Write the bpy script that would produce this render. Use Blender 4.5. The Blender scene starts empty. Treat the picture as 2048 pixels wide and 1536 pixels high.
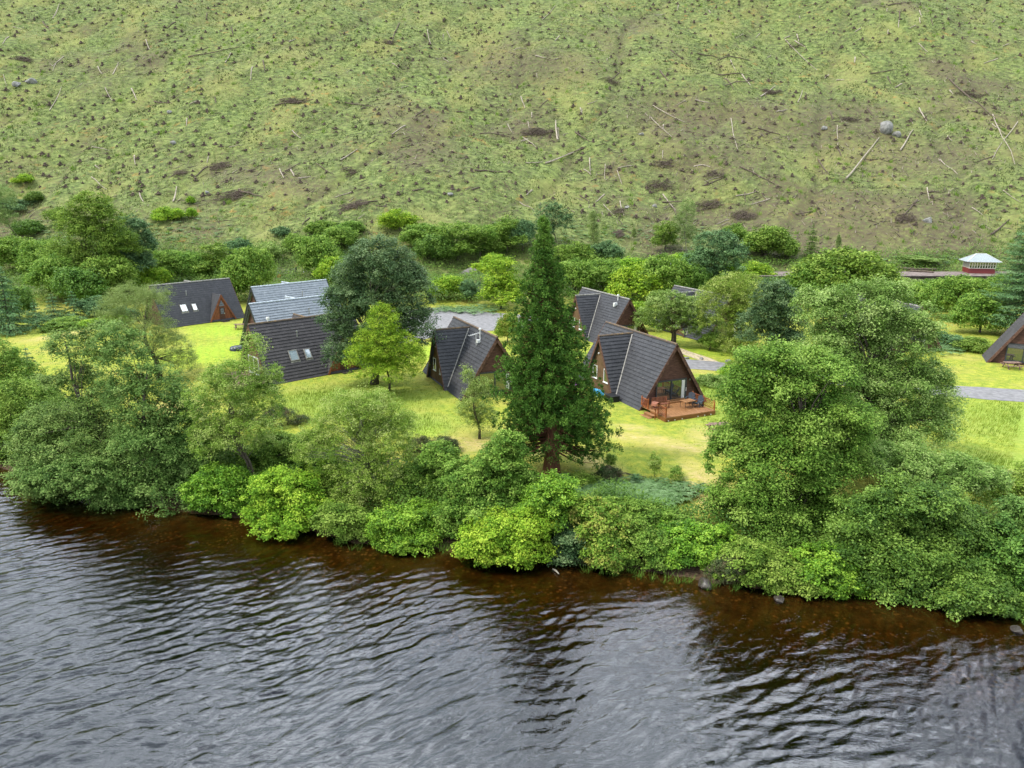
import bpy, math, random
import numpy as np
from mathutils import Vector, Matrix

# ------------------------------------------------------------------ camera, sky, sun, exposure
scene = bpy.context.scene
COL = scene.collection
CAM_Z, PITCH, FPX = 20.0, math.radians(15.3), 1421.0
cam_data = bpy.data.cameras.new("camera")
cam_data.sensor_width = 36.0
cam_data.lens = FPX / 2048.0 * 36.0
cam_data.clip_start, cam_data.clip_end = 0.5, 4000.0
cam = bpy.data.objects.new("camera", cam_data)
cam.location = (0, 0, CAM_Z)
cam.rotation_euler = (math.pi / 2 - PITCH, 0, 0)
COL.objects.link(cam)
scene.camera = cam

SUN_ELEV, SUN_AZ = math.radians(54), math.radians(252)     # azimuth measured clockwise from +Y (the hill)
world = bpy.data.worlds.new("World")
scene.world = world
world.use_nodes = True
wn, wl = world.node_tree.nodes, world.node_tree.links
wn.clear()
w_out = wn.new("ShaderNodeOutputWorld")
w_bg = wn.new("ShaderNodeBackground")
w_bg.inputs["Strength"].default_value = 0.10
w_sky = wn.new("ShaderNodeTexSky")
w_sky.sky_type = 'NISHITA'
w_sky.sun_disc = False
w_sky.sun_elevation = SUN_ELEV
w_sky.sun_rotation = SUN_AZ
w_tc = wn.new("ShaderNodeTexCoord")
w_map = wn.new("ShaderNodeMapping")
w_map.inputs["Scale"].default_value = (1.0, 1.0, 2.6)
w_noise = wn.new("ShaderNodeTexNoise")
w_noise.inputs["Scale"].default_value = 2.1
w_noise.inputs["Detail"].default_value = 6
w_noise.inputs["Roughness"].default_value = 0.55
w_ramp = wn.new("ShaderNodeValToRGB")
w_ramp.color_ramp.elements[0].position = 0.34
w_ramp.color_ramp.elements[1].position = 0.56
w_noise2 = wn.new("ShaderNodeTexNoise")
w_noise2.inputs["Scale"].default_value = 3.4
w_noise2.inputs["Detail"].default_value = 5
w_cl = wn.new("ShaderNodeValToRGB")
w_cl.color_ramp.elements[0].position = 0.40
w_cl.color_ramp.elements[0].color = (7.2, 8.6, 10.3, 1)
w_cl.color_ramp.elements[1].position = 0.64
w_cl.color_ramp.elements[1].color = (31, 33.5, 36.5, 1)
w_mix = wn.new("ShaderNodeMixRGB")
wl.new(w_tc.outputs["Generated"], w_map.inputs["Vector"])
wl.new(w_map.outputs["Vector"], w_noise.inputs["Vector"])
wl.new(w_map.outputs["Vector"], w_noise2.inputs["Vector"])
wl.new(w_noise.outputs["Fac"], w_ramp.inputs["Fac"])
wl.new(w_noise2.outputs["Fac"], w_cl.inputs["Fac"])
wl.new(w_ramp.outputs["Color"], w_mix.inputs["Fac"])
wl.new(w_sky.outputs["Color"], w_mix.inputs["Color1"])
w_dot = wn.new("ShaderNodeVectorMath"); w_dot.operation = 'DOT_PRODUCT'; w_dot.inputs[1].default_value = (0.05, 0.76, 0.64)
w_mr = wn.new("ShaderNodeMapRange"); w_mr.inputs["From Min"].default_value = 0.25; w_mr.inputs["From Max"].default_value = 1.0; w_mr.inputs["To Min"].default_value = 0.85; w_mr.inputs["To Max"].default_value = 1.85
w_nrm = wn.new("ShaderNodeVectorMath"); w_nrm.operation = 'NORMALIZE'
w_bright = wn.new("ShaderNodeVectorMath"); w_bright.operation = 'SCALE'          # unseen clouds over the hill brightened, added to lift the water's reflections
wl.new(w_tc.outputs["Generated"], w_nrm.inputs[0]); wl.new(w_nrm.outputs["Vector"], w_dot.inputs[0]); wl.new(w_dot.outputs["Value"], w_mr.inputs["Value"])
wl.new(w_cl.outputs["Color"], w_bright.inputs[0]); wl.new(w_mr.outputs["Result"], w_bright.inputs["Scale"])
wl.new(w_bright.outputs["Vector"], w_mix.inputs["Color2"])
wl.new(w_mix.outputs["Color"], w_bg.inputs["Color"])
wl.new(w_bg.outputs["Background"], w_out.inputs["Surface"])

sun_data = bpy.data.lights.new("sun", 'SUN')
sun_data.energy = 3.2
sun_data.angle = math.radians(7)
sun_data.color = (1.0, 0.95, 0.86)
sun = bpy.data.objects.new("sun", sun_data)
sd = Vector((math.sin(SUN_AZ) * math.cos(SUN_ELEV), math.cos(SUN_AZ) * math.cos(SUN_ELEV), math.sin(SUN_ELEV)))
sun.rotation_euler = sd.to_track_quat('Z', 'Y').to_euler()
sun.location = (0, 0, 120)
COL.objects.link(sun)

vs = scene.view_settings
vs.view_transform = 'Standard'
vs.look = 'None'
vs.gamma = 1.0
vs.use_curve_mapping = False
vs.exposure = 0.28
scene.cycles.max_bounces = 8
scene.cycles.diffuse_bounces = 3
scene.cycles.glossy_bounces = 3
scene.cycles.transparent_max_bounces = 12
scene.cycles.transmission_bounces = 4
scene.cycles.volume_bounces = 0
scene.cycles.use_adaptive_sampling = True

R = np.random.RandomState(7)
random.seed(7)

# ------------------------------------------------------------------ helpers
def tag(o, label=None, cat=None, group=None, kind=None):
    if label: o["label"] = label
    if cat: o["category"] = cat
    if group: o["group"] = group
    if kind: o["kind"] = kind
    return o

def empty(name, loc=(0, 0, 0), rz=0.0, label=None, cat=None, group=None):
    o = bpy.data.objects.new(name, None)
    o.empty_display_size = 0.5
    o.location = loc
    o.rotation_euler = (0, 0, rz)
    COL.objects.link(o)
    return tag(o, label, cat, group)

def np_mesh(name, V, F, mat=None, tint=None, smooth=False, attrs=None):
    """V (n,3), F (m,k) all the same k."""
    me = bpy.data.meshes.new(name)
    V = np.ascontiguousarray(V, dtype=np.float32); F = np.ascontiguousarray(F, dtype=np.int32)
    m, k = F.shape
    me.vertices.add(len(V)); me.vertices.foreach_set("co", V.ravel())
    me.loops.add(m * k); me.loops.foreach_set("vertex_index", F.ravel())
    me.polygons.add(m)
    me.polygons.foreach_set("loop_start", np.arange(0, m * k, k, dtype=np.int32))
    try: me.polygons.foreach_set("loop_total", np.full(m, k, dtype=np.int32))
    except Exception: pass
    if smooth: me.polygons.foreach_set("use_smooth", np.ones(m, dtype=bool))
    me.update(calc_edges=True)
    A = dict(attrs or {})
    if tint is not None: A["tint"] = tint
    for an, av in A.items():
        a = me.attributes.new(an, 'FLOAT', 'POINT')
        a.data.foreach_set("value", np.ascontiguousarray(av, dtype=np.float32))
    if mat: me.materials.append(mat)
    return me

def link(name, me, parent=None, loc=None, rz=None):
    o = bpy.data.objects.new(name, me)
    COL.objects.link(o)
    if parent is not None: o.parent = parent
    if loc is not None: o.location = loc
    if rz is not None: o.rotation_euler = (0, 0, rz)
    return o

class MB:
    """collects boxes, bars, tubes and polygons into one mesh"""
    def __init__(s): s.v = []; s.f = []
    def add(s, vs, fs):
        n = len(s.v); s.v.extend([tuple(p) for p in vs]); s.f.extend([tuple(i + n for i in f) for f in fs]); return s
    def box(s, x0, x1, y0, y1, z0, z1, M=None):
        P = [Vector((x, y, z)) for z in (z0, z1) for y in (y0, y1) for x in (x0, x1)]
        if M is not None: P = [M @ p for p in P]
        return s.add(P, [(0, 2, 3, 1), (4, 5, 7, 6), (0, 1, 5, 4), (2, 6, 7, 3), (0, 4, 6, 2), (1, 3, 7, 5)])
    def bar(s, a, b, w, t, up=(0, 0, 1)):
        a, b = Vector(a), Vector(b); d = b - a; L = d.length
        if L < 1e-6: return s
        d.normalize(); u = Vector(up); sx = d.cross(u)
        if sx.length < 1e-4: sx = d.cross(Vector((0, 1, 0)))
        sx.normalize(); sz = sx.cross(d)
        P = []
        for q in (a, b):
            for i, j in ((-1, -1), (1, -1), (1, 1), (-1, 1)):
                P.append(q + sx * (i * w / 2) + sz * (j * t / 2))
        return s.add(P, [(0, 3, 2, 1), (4, 5, 6, 7), (0, 1, 5, 4), (1, 2, 6, 5), (2, 3, 7, 6), (3, 0, 4, 7)])
    def tube(s, pts, rad, n=6, cap=True):
        pts = [Vector(p) for p in pts]; base = len(s.v); rings = []
        ref = Vector((0.31, 0.17, 0.93))
        for i, p in enumerate(pts):
            d = (pts[min(i + 1, len(pts) - 1)] - pts[max(i - 1, 0)])
            if d.length < 1e-6: d = Vector((0, 0, 1))
            d.normalize()
            if abs(d.dot(ref)) > 0.97: r0 = Vector((1, 0, 0))
            else: r0 = ref
            e1 = d.cross(r0).normalized(); e2 = d.cross(e1)
            r = rad[i] if hasattr(rad, '__len__') else rad
            for k in range(n):
                a = 2 * math.pi * k / n
                s.v.append(tuple(p + e1 * (r * math.cos(a)) + e2 * (r * math.sin(a))))
        for i in range(len(pts) - 1):
            for k in range(n):
                a = base + i * n + k; b = base + i * n + (k + 1) % n
                s.f.append((a, b, b + n, a + n))
        if cap:
            s.f.append(tuple(base + k for k in reversed(range(n))))
            s.f.append(tuple(base + (len(pts) - 1) * n + k for k in range(n)))
        return s
    def poly(s, P): return s.add(P, [tuple(range(len(P)))])
    def prism(s, poly, thick):
        """closed slab: poly list of 3D points, thick = offset vector"""
        n = len(poly); P = [Vector(p) for p in poly]; Q = [p + Vector(thick) for p in P]
        return s.add(P + Q, [tuple(range(n))] + [tuple(n + i for i in reversed(range(n)))] + [(i, n + i, n + (i + 1) % n, (i + 1) % n) for i in range(n)])
    def build(s, name, mat=None, parent=None, smooth=False, fix=True):
        me = bpy.data.meshes.new(name)
        me.from_pydata(s.v, [], s.f)
        if mat: me.materials.append(mat)
        if fix:
            import bmesh
            bm = bmesh.new(); bm.from_mesh(me)
            bmesh.ops.recalc_face_normals(bm, faces=bm.faces); bm.to_mesh(me); bm.free()
        if smooth:
            for p in me.polygons: p.use_smooth = True
        me.update()
        return link(name, me, parent)

# --- noise on arrays
def _hash(i, j, s):
    n = (i.astype(np.int64) * 374761393 + j.astype(np.int64) * 668265263 + s * 974711) & 0x7fffffff
    n = ((n ^ (n >> 13)) * 1274126177) & 0x7fffffff
    return ((n ^ (n >> 16)) & 0xffff) / 65535.0
def vnoise(x, y, s=0):
    x = np.asarray(x, float); y = np.asarray(y, float)
    i = np.floor(x); j = np.floor(y); fx = x - i; fy = y - j
    fx = fx * fx * (3 - 2 * fx); fy = fy * fy * (3 - 2 * fy)
    a = _hash(i, j, s); b = _hash(i + 1, j, s); c = _hash(i, j + 1, s); d = _hash(i + 1, j + 1, s)
    return (a + (b - a) * fx) * (1 - fy) + (c + (d - c) * fx) * fy
def fbm(x, y, s=0, o=4):
    t = 0; a = 0.5; n = 0
    for k in range(o):
        t = t + a * (vnoise(x, y, s + 17 * k) - 0.5); n += a; a *= 0.55; x = x * 2.03 + 3.1; y = y * 2.03 - 1.7
    return t / n * 2
def sstep(a, b, x):
    t = np.clip((x - a) / (b - a), 0, 1); return t * t * (3 - 2 * t)

# --- photograph geometry: a pixel of the 2048 x 1536 picture to a ray
def ray(px, py):
    u = (px - 1024.0) / FPX; v = (py - 768.0) / FPX
    return np.array([u, math.cos(PITCH) - v * math.sin(PITCH), -math.sin(PITCH) - v * math.cos(PITCH)])
def on_plane(px, py, z):
    d = ray(px, py); t = (z - CAM_Z) / d[2]
    return d[0] * t, d[1] * t
WATER_Z = -2.2
_sh = [on_plane(px, py, WATER_Z) for px, py in [(-900, 890), (-300, 905), (0, 938), (120, 985), (250, 1012), (380, 1022), (490, 1040), (640, 1070), (720, 1090), (900, 1098),
       (1000, 1112), (1120, 1128), (1240, 1140), (1420, 1168), (1600, 1182), (1750, 1200), (2048, 1232), (2500, 1260), (3200, 1290)]]
SHX = np.array([p[0] for p in _sh]); SHY = np.array([p[1] for p in _sh])
_o = np.argsort(SHX); SHX = SHX[_o]; SHY = SHY[_o]
def shore_y(x): return np.interp(x, SHX, SHY)
def hgt(x, y):
    x = np.asarray(x, float); y = np.asarray(y, float)
    d = (y - shore_y(x) - 0.7 * fbm(x / 3.0, y / 3.0, 5, 3)) * 0.86
    bed = WATER_Z - .03 + np.where(d > -12, d * .085, -1.02 + (d + 12) * .3).clip(-7, 0) + 0.05 * fbm(x / 0.8, y / 0.8, 9, 2)
    bank = WATER_Z + 0.12 * np.clip(d, 0, 1.2) / 1.2 + 1.6 * sstep(0.8, 4.5, d) + 0.48 * sstep(4, 11, d)
    z = np.where(d < 0, bed, bank)
    z = z + 0.14 * fbm(x / 14.0, y / 14.0, 21, 2) * sstep(8, 16, d)
    z = z + 1.7 * sstep(118, 142, y)
    toe = 151 + 5 * fbm(x / 45.0, x * 0 + 3.3, 2, 2) - 6 * sstep(20, -80, x)
    t = np.maximum(0, y - toe)
    rise = 0.58 * t * t / (t + 26)
    m = np.clip(t / 45, 0, 1)
    hill = rise + m * (7.0 * fbm(x / 75.0 + 0.006 * y, y / 95.0, 31, 2) + 1.9 * fbm(x / 17.0, y / 20.0, 41, 3)) + np.clip(t / 8, 0, 1) * 0.45 * fbm(x / 4.2, y / 4.2, 51, 3)
    gul = np.abs(((x * 0.8 - y * 0.42) / 34.0 + 0.5 * fbm(x / 60.0, y / 60.0, 61, 2)) % 1.0 - 0.5)
    hill = hill - m * 1.1 * np.exp(-(gul / 0.05) ** 2)
    return z + hill
def H(x, y): return float(hgt(np.array([x]), np.array([y]))[0])
_T = np.concatenate([np.arange(20, 130, 0.25), np.arange(130, 620, 0.6)])
def ground(px, py, lift=0.0):
    """first ground point seen through this pixel"""
    d = ray(px, py); X = d[0] * _T; Y = d[1] * _T; Z = CAM_Z + d[2] * _T
    g = np.maximum(hgt(X, Y), WATER_Z - 3) + lift
    i = np.argmax(Z < g)
    if i == 0: i = len(_T) - 1
    a = (Z[i - 1] - g[i - 1]); b = (g[i] - Z[i]); f = a / (a + b + 1e-9)
    t = _T[i - 1] + (_T[i] - _T[i - 1]) * f
    return Vector((d[0] * t, d[1] * t, CAM_Z + d[2] * t))
def at_depth(px, py, Y):
    d = ray(px, py); t = Y / d[1]
    return Vector((d[0] * t, Y, CAM_Z + d[2] * t))

# ------------------------------------------------------------------ materials
MAT = {}
def nodes_of(m): return m.node_tree.nodes, m.node_tree.links
def pbr(name, col, rough=0.7, spec=0.3, noise=None, bump=None, metal=0.0, scale_xyz=None, col2=None, lo=0.35, hi=0.65):
    m = bpy.data.materials.new(name); m.use_nodes = True
    n, l = nodes_of(m); b = n["Principled BSDF"]
    b.inputs["Base Color"].default_value = (*col, 1); b.inputs["Roughness"].default_value = rough
    b.inputs["Specular IOR Level"].default_value = spec; b.inputs["Metallic"].default_value = metal
    tc = n.new("ShaderNodeTexCoord"); mp = n.new("ShaderNodeMapping")
    if scale_xyz: mp.inputs["Scale"].default_value = scale_xyz
    l.new(tc.outputs["Object"], mp.inputs["Vector"])
    if noise:
        nt = n.new("ShaderNodeTexNoise"); nt.inputs["Scale"].default_value = noise; nt.inputs["Detail"].default_value = 6
        nt.inputs["Roughness"].default_value = 0.6
        l.new(mp.outputs["Vector"], nt.inputs["Vector"])
        r = n.new("ShaderNodeValToRGB"); r.color_ramp.elements[0].position = lo; r.color_ramp.elements[1].position = hi
        c2 = col2 or tuple(min(1, c * 1.55) for c in col); c1 = tuple(c * (0.65 if not col2 else 1) for c in col)
        r.color_ramp.elements[0].color = (*c1, 1); r.color_ramp.elements[1].color = (*c2, 1)
        l.new(nt.outputs["Fac"], r.inputs["Fac"]); l.new(r.outputs["Color"], b.inputs["Base Color"])
        if bump:
            bp = n.new("ShaderNodeBump"); bp.inputs["Strength"].default_value = 0.6; bp.inputs["Distance"].default_value = bump
            l.new(nt.outputs["Fac"], bp.inputs["Height"]); l.new(bp.outputs["Normal"], b.inputs["Normal"])
    MAT[name] = m
    return m

def leaf_mat(name, c0, c1, c2, trans=0.3, rough=0.6, spec=0.12, hue=0.010):
    m = bpy.data.materials.new(name); m.use_nodes = True
    n, l = nodes_of(m); b = n["Principled BSDF"]; out = n["Material Output"]
    at = n.new("ShaderNodeAttribute"); at.attribute_name = "tint"
    r = n.new("ShaderNodeValToRGB"); cr = r.color_ramp
    cr.elements[0].position = 0.15; cr.elements[0].color = (*c0, 1)
    cr.elements[1].position = 0.85; cr.elements[1].color = (*c2, 1)
    e = cr.elements.new(0.5); e.color = (*c1, 1)
    l.new(at.outputs["Fac"], r.inputs["Fac"])
    oi = n.new("ShaderNodeObjectInfo"); hs = n.new("ShaderNodeHueSaturation")
    mr = n.new("ShaderNodeMapRange"); mr.inputs["To Min"].default_value = 0.5 - hue; mr.inputs["To Max"].default_value = 0.5 + hue
    l.new(oi.outputs["Random"], mr.inputs["Value"]); l.new(mr.outputs["Result"], hs.inputs["Hue"])
    l.new(r.outputs["Color"], hs.inputs["Color"])
    l.new(hs.outputs["Color"], b.inputs["Base Color"])
    b.inputs["Roughness"].default_value = rough; b.inputs["Specular IOR Level"].default_value = spec
    tr = n.new("ShaderNodeBsdfTranslucent"); l.new(hs.outputs["Color"], tr.inputs["Color"])
    mx = n.new("ShaderNodeMixShader"); mx.inputs["Fac"].default_value = trans
    l.new(b.outputs["BSDF"], mx.inputs[1]); l.new(tr.outputs["BSDF"], mx.inputs[2]); l.new(mx.outputs["Shader"], out.inputs["Surface"])
    MAT[name] = m
    return m

leaf_mat("leaf_alder", (.062, .13, .026), (.14, .25, .05), (.27, .39, .105))
leaf_mat("leaf_bright", (.10, .21, .015), (.24, .42, .03), (.44, .58, .06))
leaf_mat("leaf_rhodo", (.07, .16, .015), (.17, .34, .025), (.36, .54, .06), rough=.5, spec=.2)
leaf_mat("leaf_dark", (.04, .088, .03), (.09, .165, .055), (.21, .30, .125), rough=.5, spec=.2)
leaf_mat("leaf_willow", (.13, .20, .05), (.23, .32, .09), (.36, .45, .16), trans=.35)
leaf_mat("leaf_hawthorn", (.12, .21, .025), (.25, .37, .045), (.46, .52, .16), trans=.3)
leaf_mat("leaf_sequoia", (.028, .070, .009), (.070, .155, .02), (.145, .25, .035), trans=.12)
leaf_mat("leaf_spruce", (.055, .12, .045), (.11, .215, .08), (.19, .31, .12), trans=.12)
leaf_mat("leaf_mid", (.08, .165, .022), (.17, .295, .038), (.32, .45, .085))
leaf_mat("leaf_holly", (.055, .125, .018), (.125, .235, .032), (.25, .39, .07), rough=.5, spec=.2)
leaf_mat("leaf_pale", (.11, .185, .03), (.23, .35, .07), (.43, .53, .17))
leaf_mat("leaf_broom", (.05, .08, .025), (.09, .12, .04), (.16, .12, .07), trans=.1)
leaf_mat("leaf_fern", (.08, .17, .05), (.16, .28, .10), (.25, .38, .18))
leaf_mat("leaf_red", (.10, .19, .025), (.22, .36, .04), (.42, .40, .09))
leaf_mat("grass_hill", (.055, .058, .026), (.155, .21, .06), (.36, .39, .155), trans=.25, hue=0)
leaf_mat("grass_lawn", (.12, .19, .022), (.24, .32, .035), (.40, .43, .09), trans=.3, hue=0)
pbr("bark", (.09, .075, .055), .9, .1, noise=6, bump=.02, scale_xyz=(3, 3, .6))
pbr("bark_red", (.13, .06, .035), .9, .1, noise=5, bump=.04, scale_xyz=(3, 3, .5))
pbr("bark_pale", (.22, .20, .16), .9, .1, noise=5, bump=.02, scale_xyz=(2, 2, 1))
pbr("dead_wood", (.30, .255, .20), .85, .15, noise=3, bump=.01)
pbr("dead_dark", (.11, .085, .065), .9, .1, noise=3, bump=.01)
pbr("stump", (.085, .066, .05), .95, .05, noise=5, bump=.03)
pbr("stump_top", (.21, .16, .11), .9, .1, noise=5)
pbr("rock", (.20, .195, .18), .9, .2, noise=2.2, bump=.08)
pbr("rock_wet", (.05, .042, .035), .35, .4, noise=2.2, bump=.05)
pbr("gravel", (.17, .155, .145), .95, .1, noise=7, bump=.04)
pbr("mud", (.09, .06, .04), .9, .2, noise=2.5, bump=.05)
# ------------------------------------------------------------------ ground
def spaced(segs):
    out = []
    for a, b, s in segs: out.append(np.arange(a, b, s))
    out.append(np.array([segs[-1][1]])); return np.concatenate(out)
gx = spaced([(-1100, -380, 40), (-380, -100, 2.2), (-100, 100, 0.8), (100, 380, 2.2), (380, 1100, 40)])
gy = spaced([(-700, 0, 50), (0, 30, 3), (30, 130, 0.6), (130, 430, 1.3), (430, 1100, 12)])
GX, GY = np.meshgrid(gx, gy)
GZ = hgt(GX, GY)
GZ = np.minimum(GZ, 230 + 12 * fbm(GX / 90.0, GY / 90.0, 4, 3))
nx, ny = len(gx), len(gy)
Vg = np.stack([GX.ravel(), GY.ravel(), GZ.ravel()], 1)
ii = np.arange(nx - 1)[None, :] + np.arange(ny - 1)[:, None] * nx
Fg = np.stack([ii, ii + 1, ii + nx + 1, ii + nx], -1).reshape(-1, 4)
# masks: hillside, unmown grass, worn straw, shore mud, dark brash cover
X, Y = GX.ravel(), GY.ravel()
shd = (Y - shore_y(X)) * 0.86
m_hill = sstep(122, 140, Y + 6 * fbm(X / 9, Y / 9, 3, 2))
def blob(cx, cy, rx, ry, rot=0.0):
    c, s = math.cos(rot), math.sin(rot); dx, dy = X - cx, Y - cy
    q = ((c * dx + s * dy) / rx) ** 2 + ((-s * dx + c * dy) / ry) ** 2
    return np.exp(-q ** 1.5)
def blob_px(px0, py0, px1, py1, ry):
    a, b = ground(px0, py0), ground(px1, py1); d = b - a
    return blob((a.x + b.x) / 2, (a.y + b.y) / 2, max(d.length / 2, 1.0) * 1.15, ry, math.atan2(d.y, d.x))
straw = np.zeros(len(X))
for q in [(1215, 870, 1340, 880, 1.0), (1300, 885, 1430, 905, 1.0), (1380, 930, 1440, 1010, 1.6), (1230, 850, 1300, 860, .8), (890, 885, 1000, 890, 1.8), (905, 870, 935, 905, 1.2),
          (860, 885, 980, 890, 1.5), (1010, 905, 1090, 900, 1.2), (60, 682, 180, 660, 1.6), (350, 830, 390, 800, 3), (1340, 770 - 32, 1400, 745, .8), (1150, 905, 1230, 950, 1.2), (1400, 855, 1430, 900, 1.3), (1410, 960, 1430, 1020, 1.5)]:
    straw = np.maximum(straw, blob_px(*q))
straw = np.clip(straw, 0, 1)
longg = np.zeros(len(X))
for q in [(560, 800, 860, 800, 6), (700, 840, 900, 850, 3.5), (540, 820, 800, 780, 6), (1400, 760, 1470, 800, 5), (1440, 820, 1600, 860, 6), (1920, 860, 2300, 840, 8), (1900, 950, 2200, 950, 6), (1880, 690, 2048, 690, 3)]:
    longg = np.maximum(longg, blob_px(*q))
lush = np.zeros(len(X))
for q in [(400, 690, 460, 720, 8), (1380, 695, 1460, 712, 3), (880, 690, 870, 720, 3), (420, 650, 480, 670, 5), (880, 860, 820, 860, 2)]:
    lush = np.maximum(lush, blob_px(*q))
m_mud = 1 - sstep(1.5, 5.0, shd + 1.2 * fbm(X / 1.5, Y / 1.5, 8, 2))
dkb = sstep(0.0, 0.5, fbm(X / 26, Y / 30, 71, 3) + 0.5 * sstep(10, 90, X) * sstep(330, 200, Y) - .12)
for q in [(1230, 225, 1500, 235, 16), (1480, 250, 1800, 250, 18), (1300, 330, 1560, 320, 12), (1700, 330, 2000, 300, 14), (1040, 270, 1130, 275, 7), (780, 200, 900, 330, 10), (1850, 180, 2040, 260, 10), (400, 330, 700, 390, 7), (900, 120, 1200, 140, 14), (1250, 420, 1700, 430, 7)]:
    dkb = np.maximum(dkb, .9 * blob_px(*q))
me = np_mesh("ground", Vg, Fg, None, smooth=True, attrs={"hill": m_hill, "straw": straw, "long": np.clip(longg, 0, 1), "lush": np.clip(lush, 0, 1), "mud": m_mud, "brash": dkb, "gully": np.exp(-(np.abs(((X * 0.8 - Y * 0.42) / 34.0 + 0.5 * fbm(X / 60.0, Y / 60.0, 61, 2)) % 1.0 - 0.5) / 0.045) ** 2) * sstep(165, 190, Y), "track": np.exp(-(np.abs(((X * 0.9 - Y * 0.25 + 9) / 47.0 + 0.4 * fbm(X / 70.0, Y / 60.0, 63, 2)) % 1.0 - 0.5) / 0.05) ** 2) * sstep(165, 190, Y), "bed": 1 - sstep(-.3, .3, shd), "deep": sstep(-3, -13, shd + 3 * fbm(X / 7, Y / 7, 33, 3))})

def ground_mat():
    m = bpy.data.materials.new("ground_cover"); m.use_nodes = True
    n, l = nodes_of(m); b = n["Principled BSDF"]
    b.inputs["Roughness"].default_value = 0.9; b.inputs["Specular IOR Level"].default_value = 0.12
    tc = n.new("ShaderNodeTexCoord")
    def nz(scale, detail=5, rough=.6, sxyz=None, rot=0):
        t = n.new("ShaderNodeTexNoise"); t.inputs["Scale"].default_value = scale; t.inputs["Detail"].default_value = detail; t.inputs["Roughness"].default_value = rough
        if sxyz:
            mp = n.new("ShaderNodeMapping"); mp.inputs["Scale"].default_value = sxyz; mp.inputs["Rotation"].default_value = (0, 0, rot)
            l.new(tc.outputs["Object"], mp.inputs["Vector"]); l.new(mp.outputs["Vector"], t.inputs["Vector"])
        else: l.new(tc.outputs["Object"], t.inputs["Vector"])
        return t.outputs["Fac"]
    def ramp(f, stops):
        r = n.new("ShaderNodeValToRGB"); cr = r.color_ramp
        cr.elements[0].position = stops[0][0]; cr.elements[0].color = (*stops[0][1], 1)
        cr.elements[1].position = stops[-1][0]; cr.elements[1].color = (*stops[-1][1], 1)
        for p, c in stops[1:-1]: e = cr.elements.new(p); e.color = (*c, 1)
        l.new(f, r.inputs["Fac"]); return r.outputs["Color"]
    def mix(f, a, b_):
        x = n.new("ShaderNodeMixRGB")
        if isinstance(f, float): x.inputs["Fac"].default_value = f
        else: l.new(f, x.inputs["Fac"])
        for s, v in (("Color1", a), ("Color2", b_)):
            if isinstance(v, tuple): x.inputs[s].default_value = (*v, 1)
            else: l.new(v, x.inputs[s])
        return x.outputs["Color"]
    def attr(name):
        a = n.new("ShaderNodeAttribute"); a.attribute_name = name; return a.outputs["Fac"]
    def mul(a, b_):
        x = n.new("ShaderNodeMath"); x.operation = 'MULTIPLY'; l.new(a, x.inputs[0])
        if isinstance(b_, float): x.inputs[1].default_value = b_
        else: l.new(b_, x.inputs[1])
        x.use_clamp = True; return x.outputs[0]
    def edge(f, a, b_):
        x = n.new("ShaderNodeMapRange"); x.inputs["From Min"].default_value = a; x.inputs["From Max"].default_value = b_; l.new(f, x.inputs["Value"]); return x.outputs["Result"]
    fine = nz(5.5, 4, .7); fine2 = nz(1.3, 6, .7); big = nz(.16, 4, .6)
    lawn = ramp(fine2, [(.30, (.12, .19, .028)), (.46, (.22, .28, .035)), (.58, (.33, .345, .042)), (.72, (.43, .40, .075))])
    lawn = mix(mul(edge(big, .48, .62), .6), lawn, (.40, .335, .085))
    lawn = mix(mul(edge(nz(.42, 5, .7), .52, .66), .5), lawn, (.12, .185, .03))
    lawn = mix(attr("lush"), lawn, ramp(fine2, [(.32, (.18, .29, .03)), (.5, (.28, .40, .035)), (.7, (.39, .46, .045))]))
    st = ramp(fine, [(.3, (.42, .34, .10)), (.7, (.52, .40, .20))])
    streak = nz(1.0, 6, .7, (.8, 2.2, 1), .5)
    lawn = mix(mul(attr("straw"), edge(streak, .33, .55)), lawn, st)
    stripe = n.new("ShaderNodeTexWave"); stripe.inputs["Scale"].default_value = .33; stripe.inputs["Distortion"].default_value = 2.5; stripe.inputs["Detail"].default_value = 1
    mp = n.new("ShaderNodeMapping"); mp.inputs["Rotation"].default_value = (0, 0, math.radians(-22)); l.new(tc.outputs["Object"], mp.inputs["Vector"]); l.new(mp.outputs["Vector"], stripe.inputs["Vector"])
    lawn = mix(mul(stripe.outputs["Fac"], .22), lawn, (.36, .34, .05))
    lg = ramp(nz(2.0, 6, .75, (1, 1.8, 1), .3), [(.3, (.14, .23, .03)), (.52, (.25, .34, .05)), (.74, (.38, .42, .14))])
    lawn = mix(attr("long"), lawn, lg)
    dry = nz(7, 3, .6)
    lawn = mix(mul(edge(dry, .62, .72), .35), lawn, (.42, .36, .18))
    h1 = nz(.55, 7, .72, (1, 1.5, 1), .2); h2 = nz(.06, 5, .6, (1, .45, 1), -.35); h3 = nz(2.4, 5, .75)
    hill = ramp(h1, [(.34, (.045, .042, .022)), (.45, (.085, .12, .034)), (.56, (.165, .21, .06)), (.70, (.29, .32, .11))])
    hill = mix(mul(edge(h2, .5, .64), .55), hill, (.25, .245, .075))
    hill = mix(mul(mul(edge(h3, .50, .60), edge(nz(.11, 5, .7), .36, .58)), .9), hill, (.12, .085, .05))
    rust = nz(.33, 6, .7)
    hill = mix(mul(mul(edge(rust, .56, .66), edge(nz(.05, 4, .6), .48, .6)), .75), hill, (.29, .17, .045))
    hill = mix(mul(mul(attr("brash"), edge(nz(.9, 6, .75), .34, .55)), .92), hill, (.105, .082, .05))
    hill = mix(mul(mul(attr('gully'), edge(nz(.5, 5, .7), .4, .65)), .65), hill, (.085, .07, .045))
    hill = mix(mul(mul(attr('track'), edge(nz(.3, 5, .7), .4, .65)), .4), hill, (.27, .31, .08))
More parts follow.
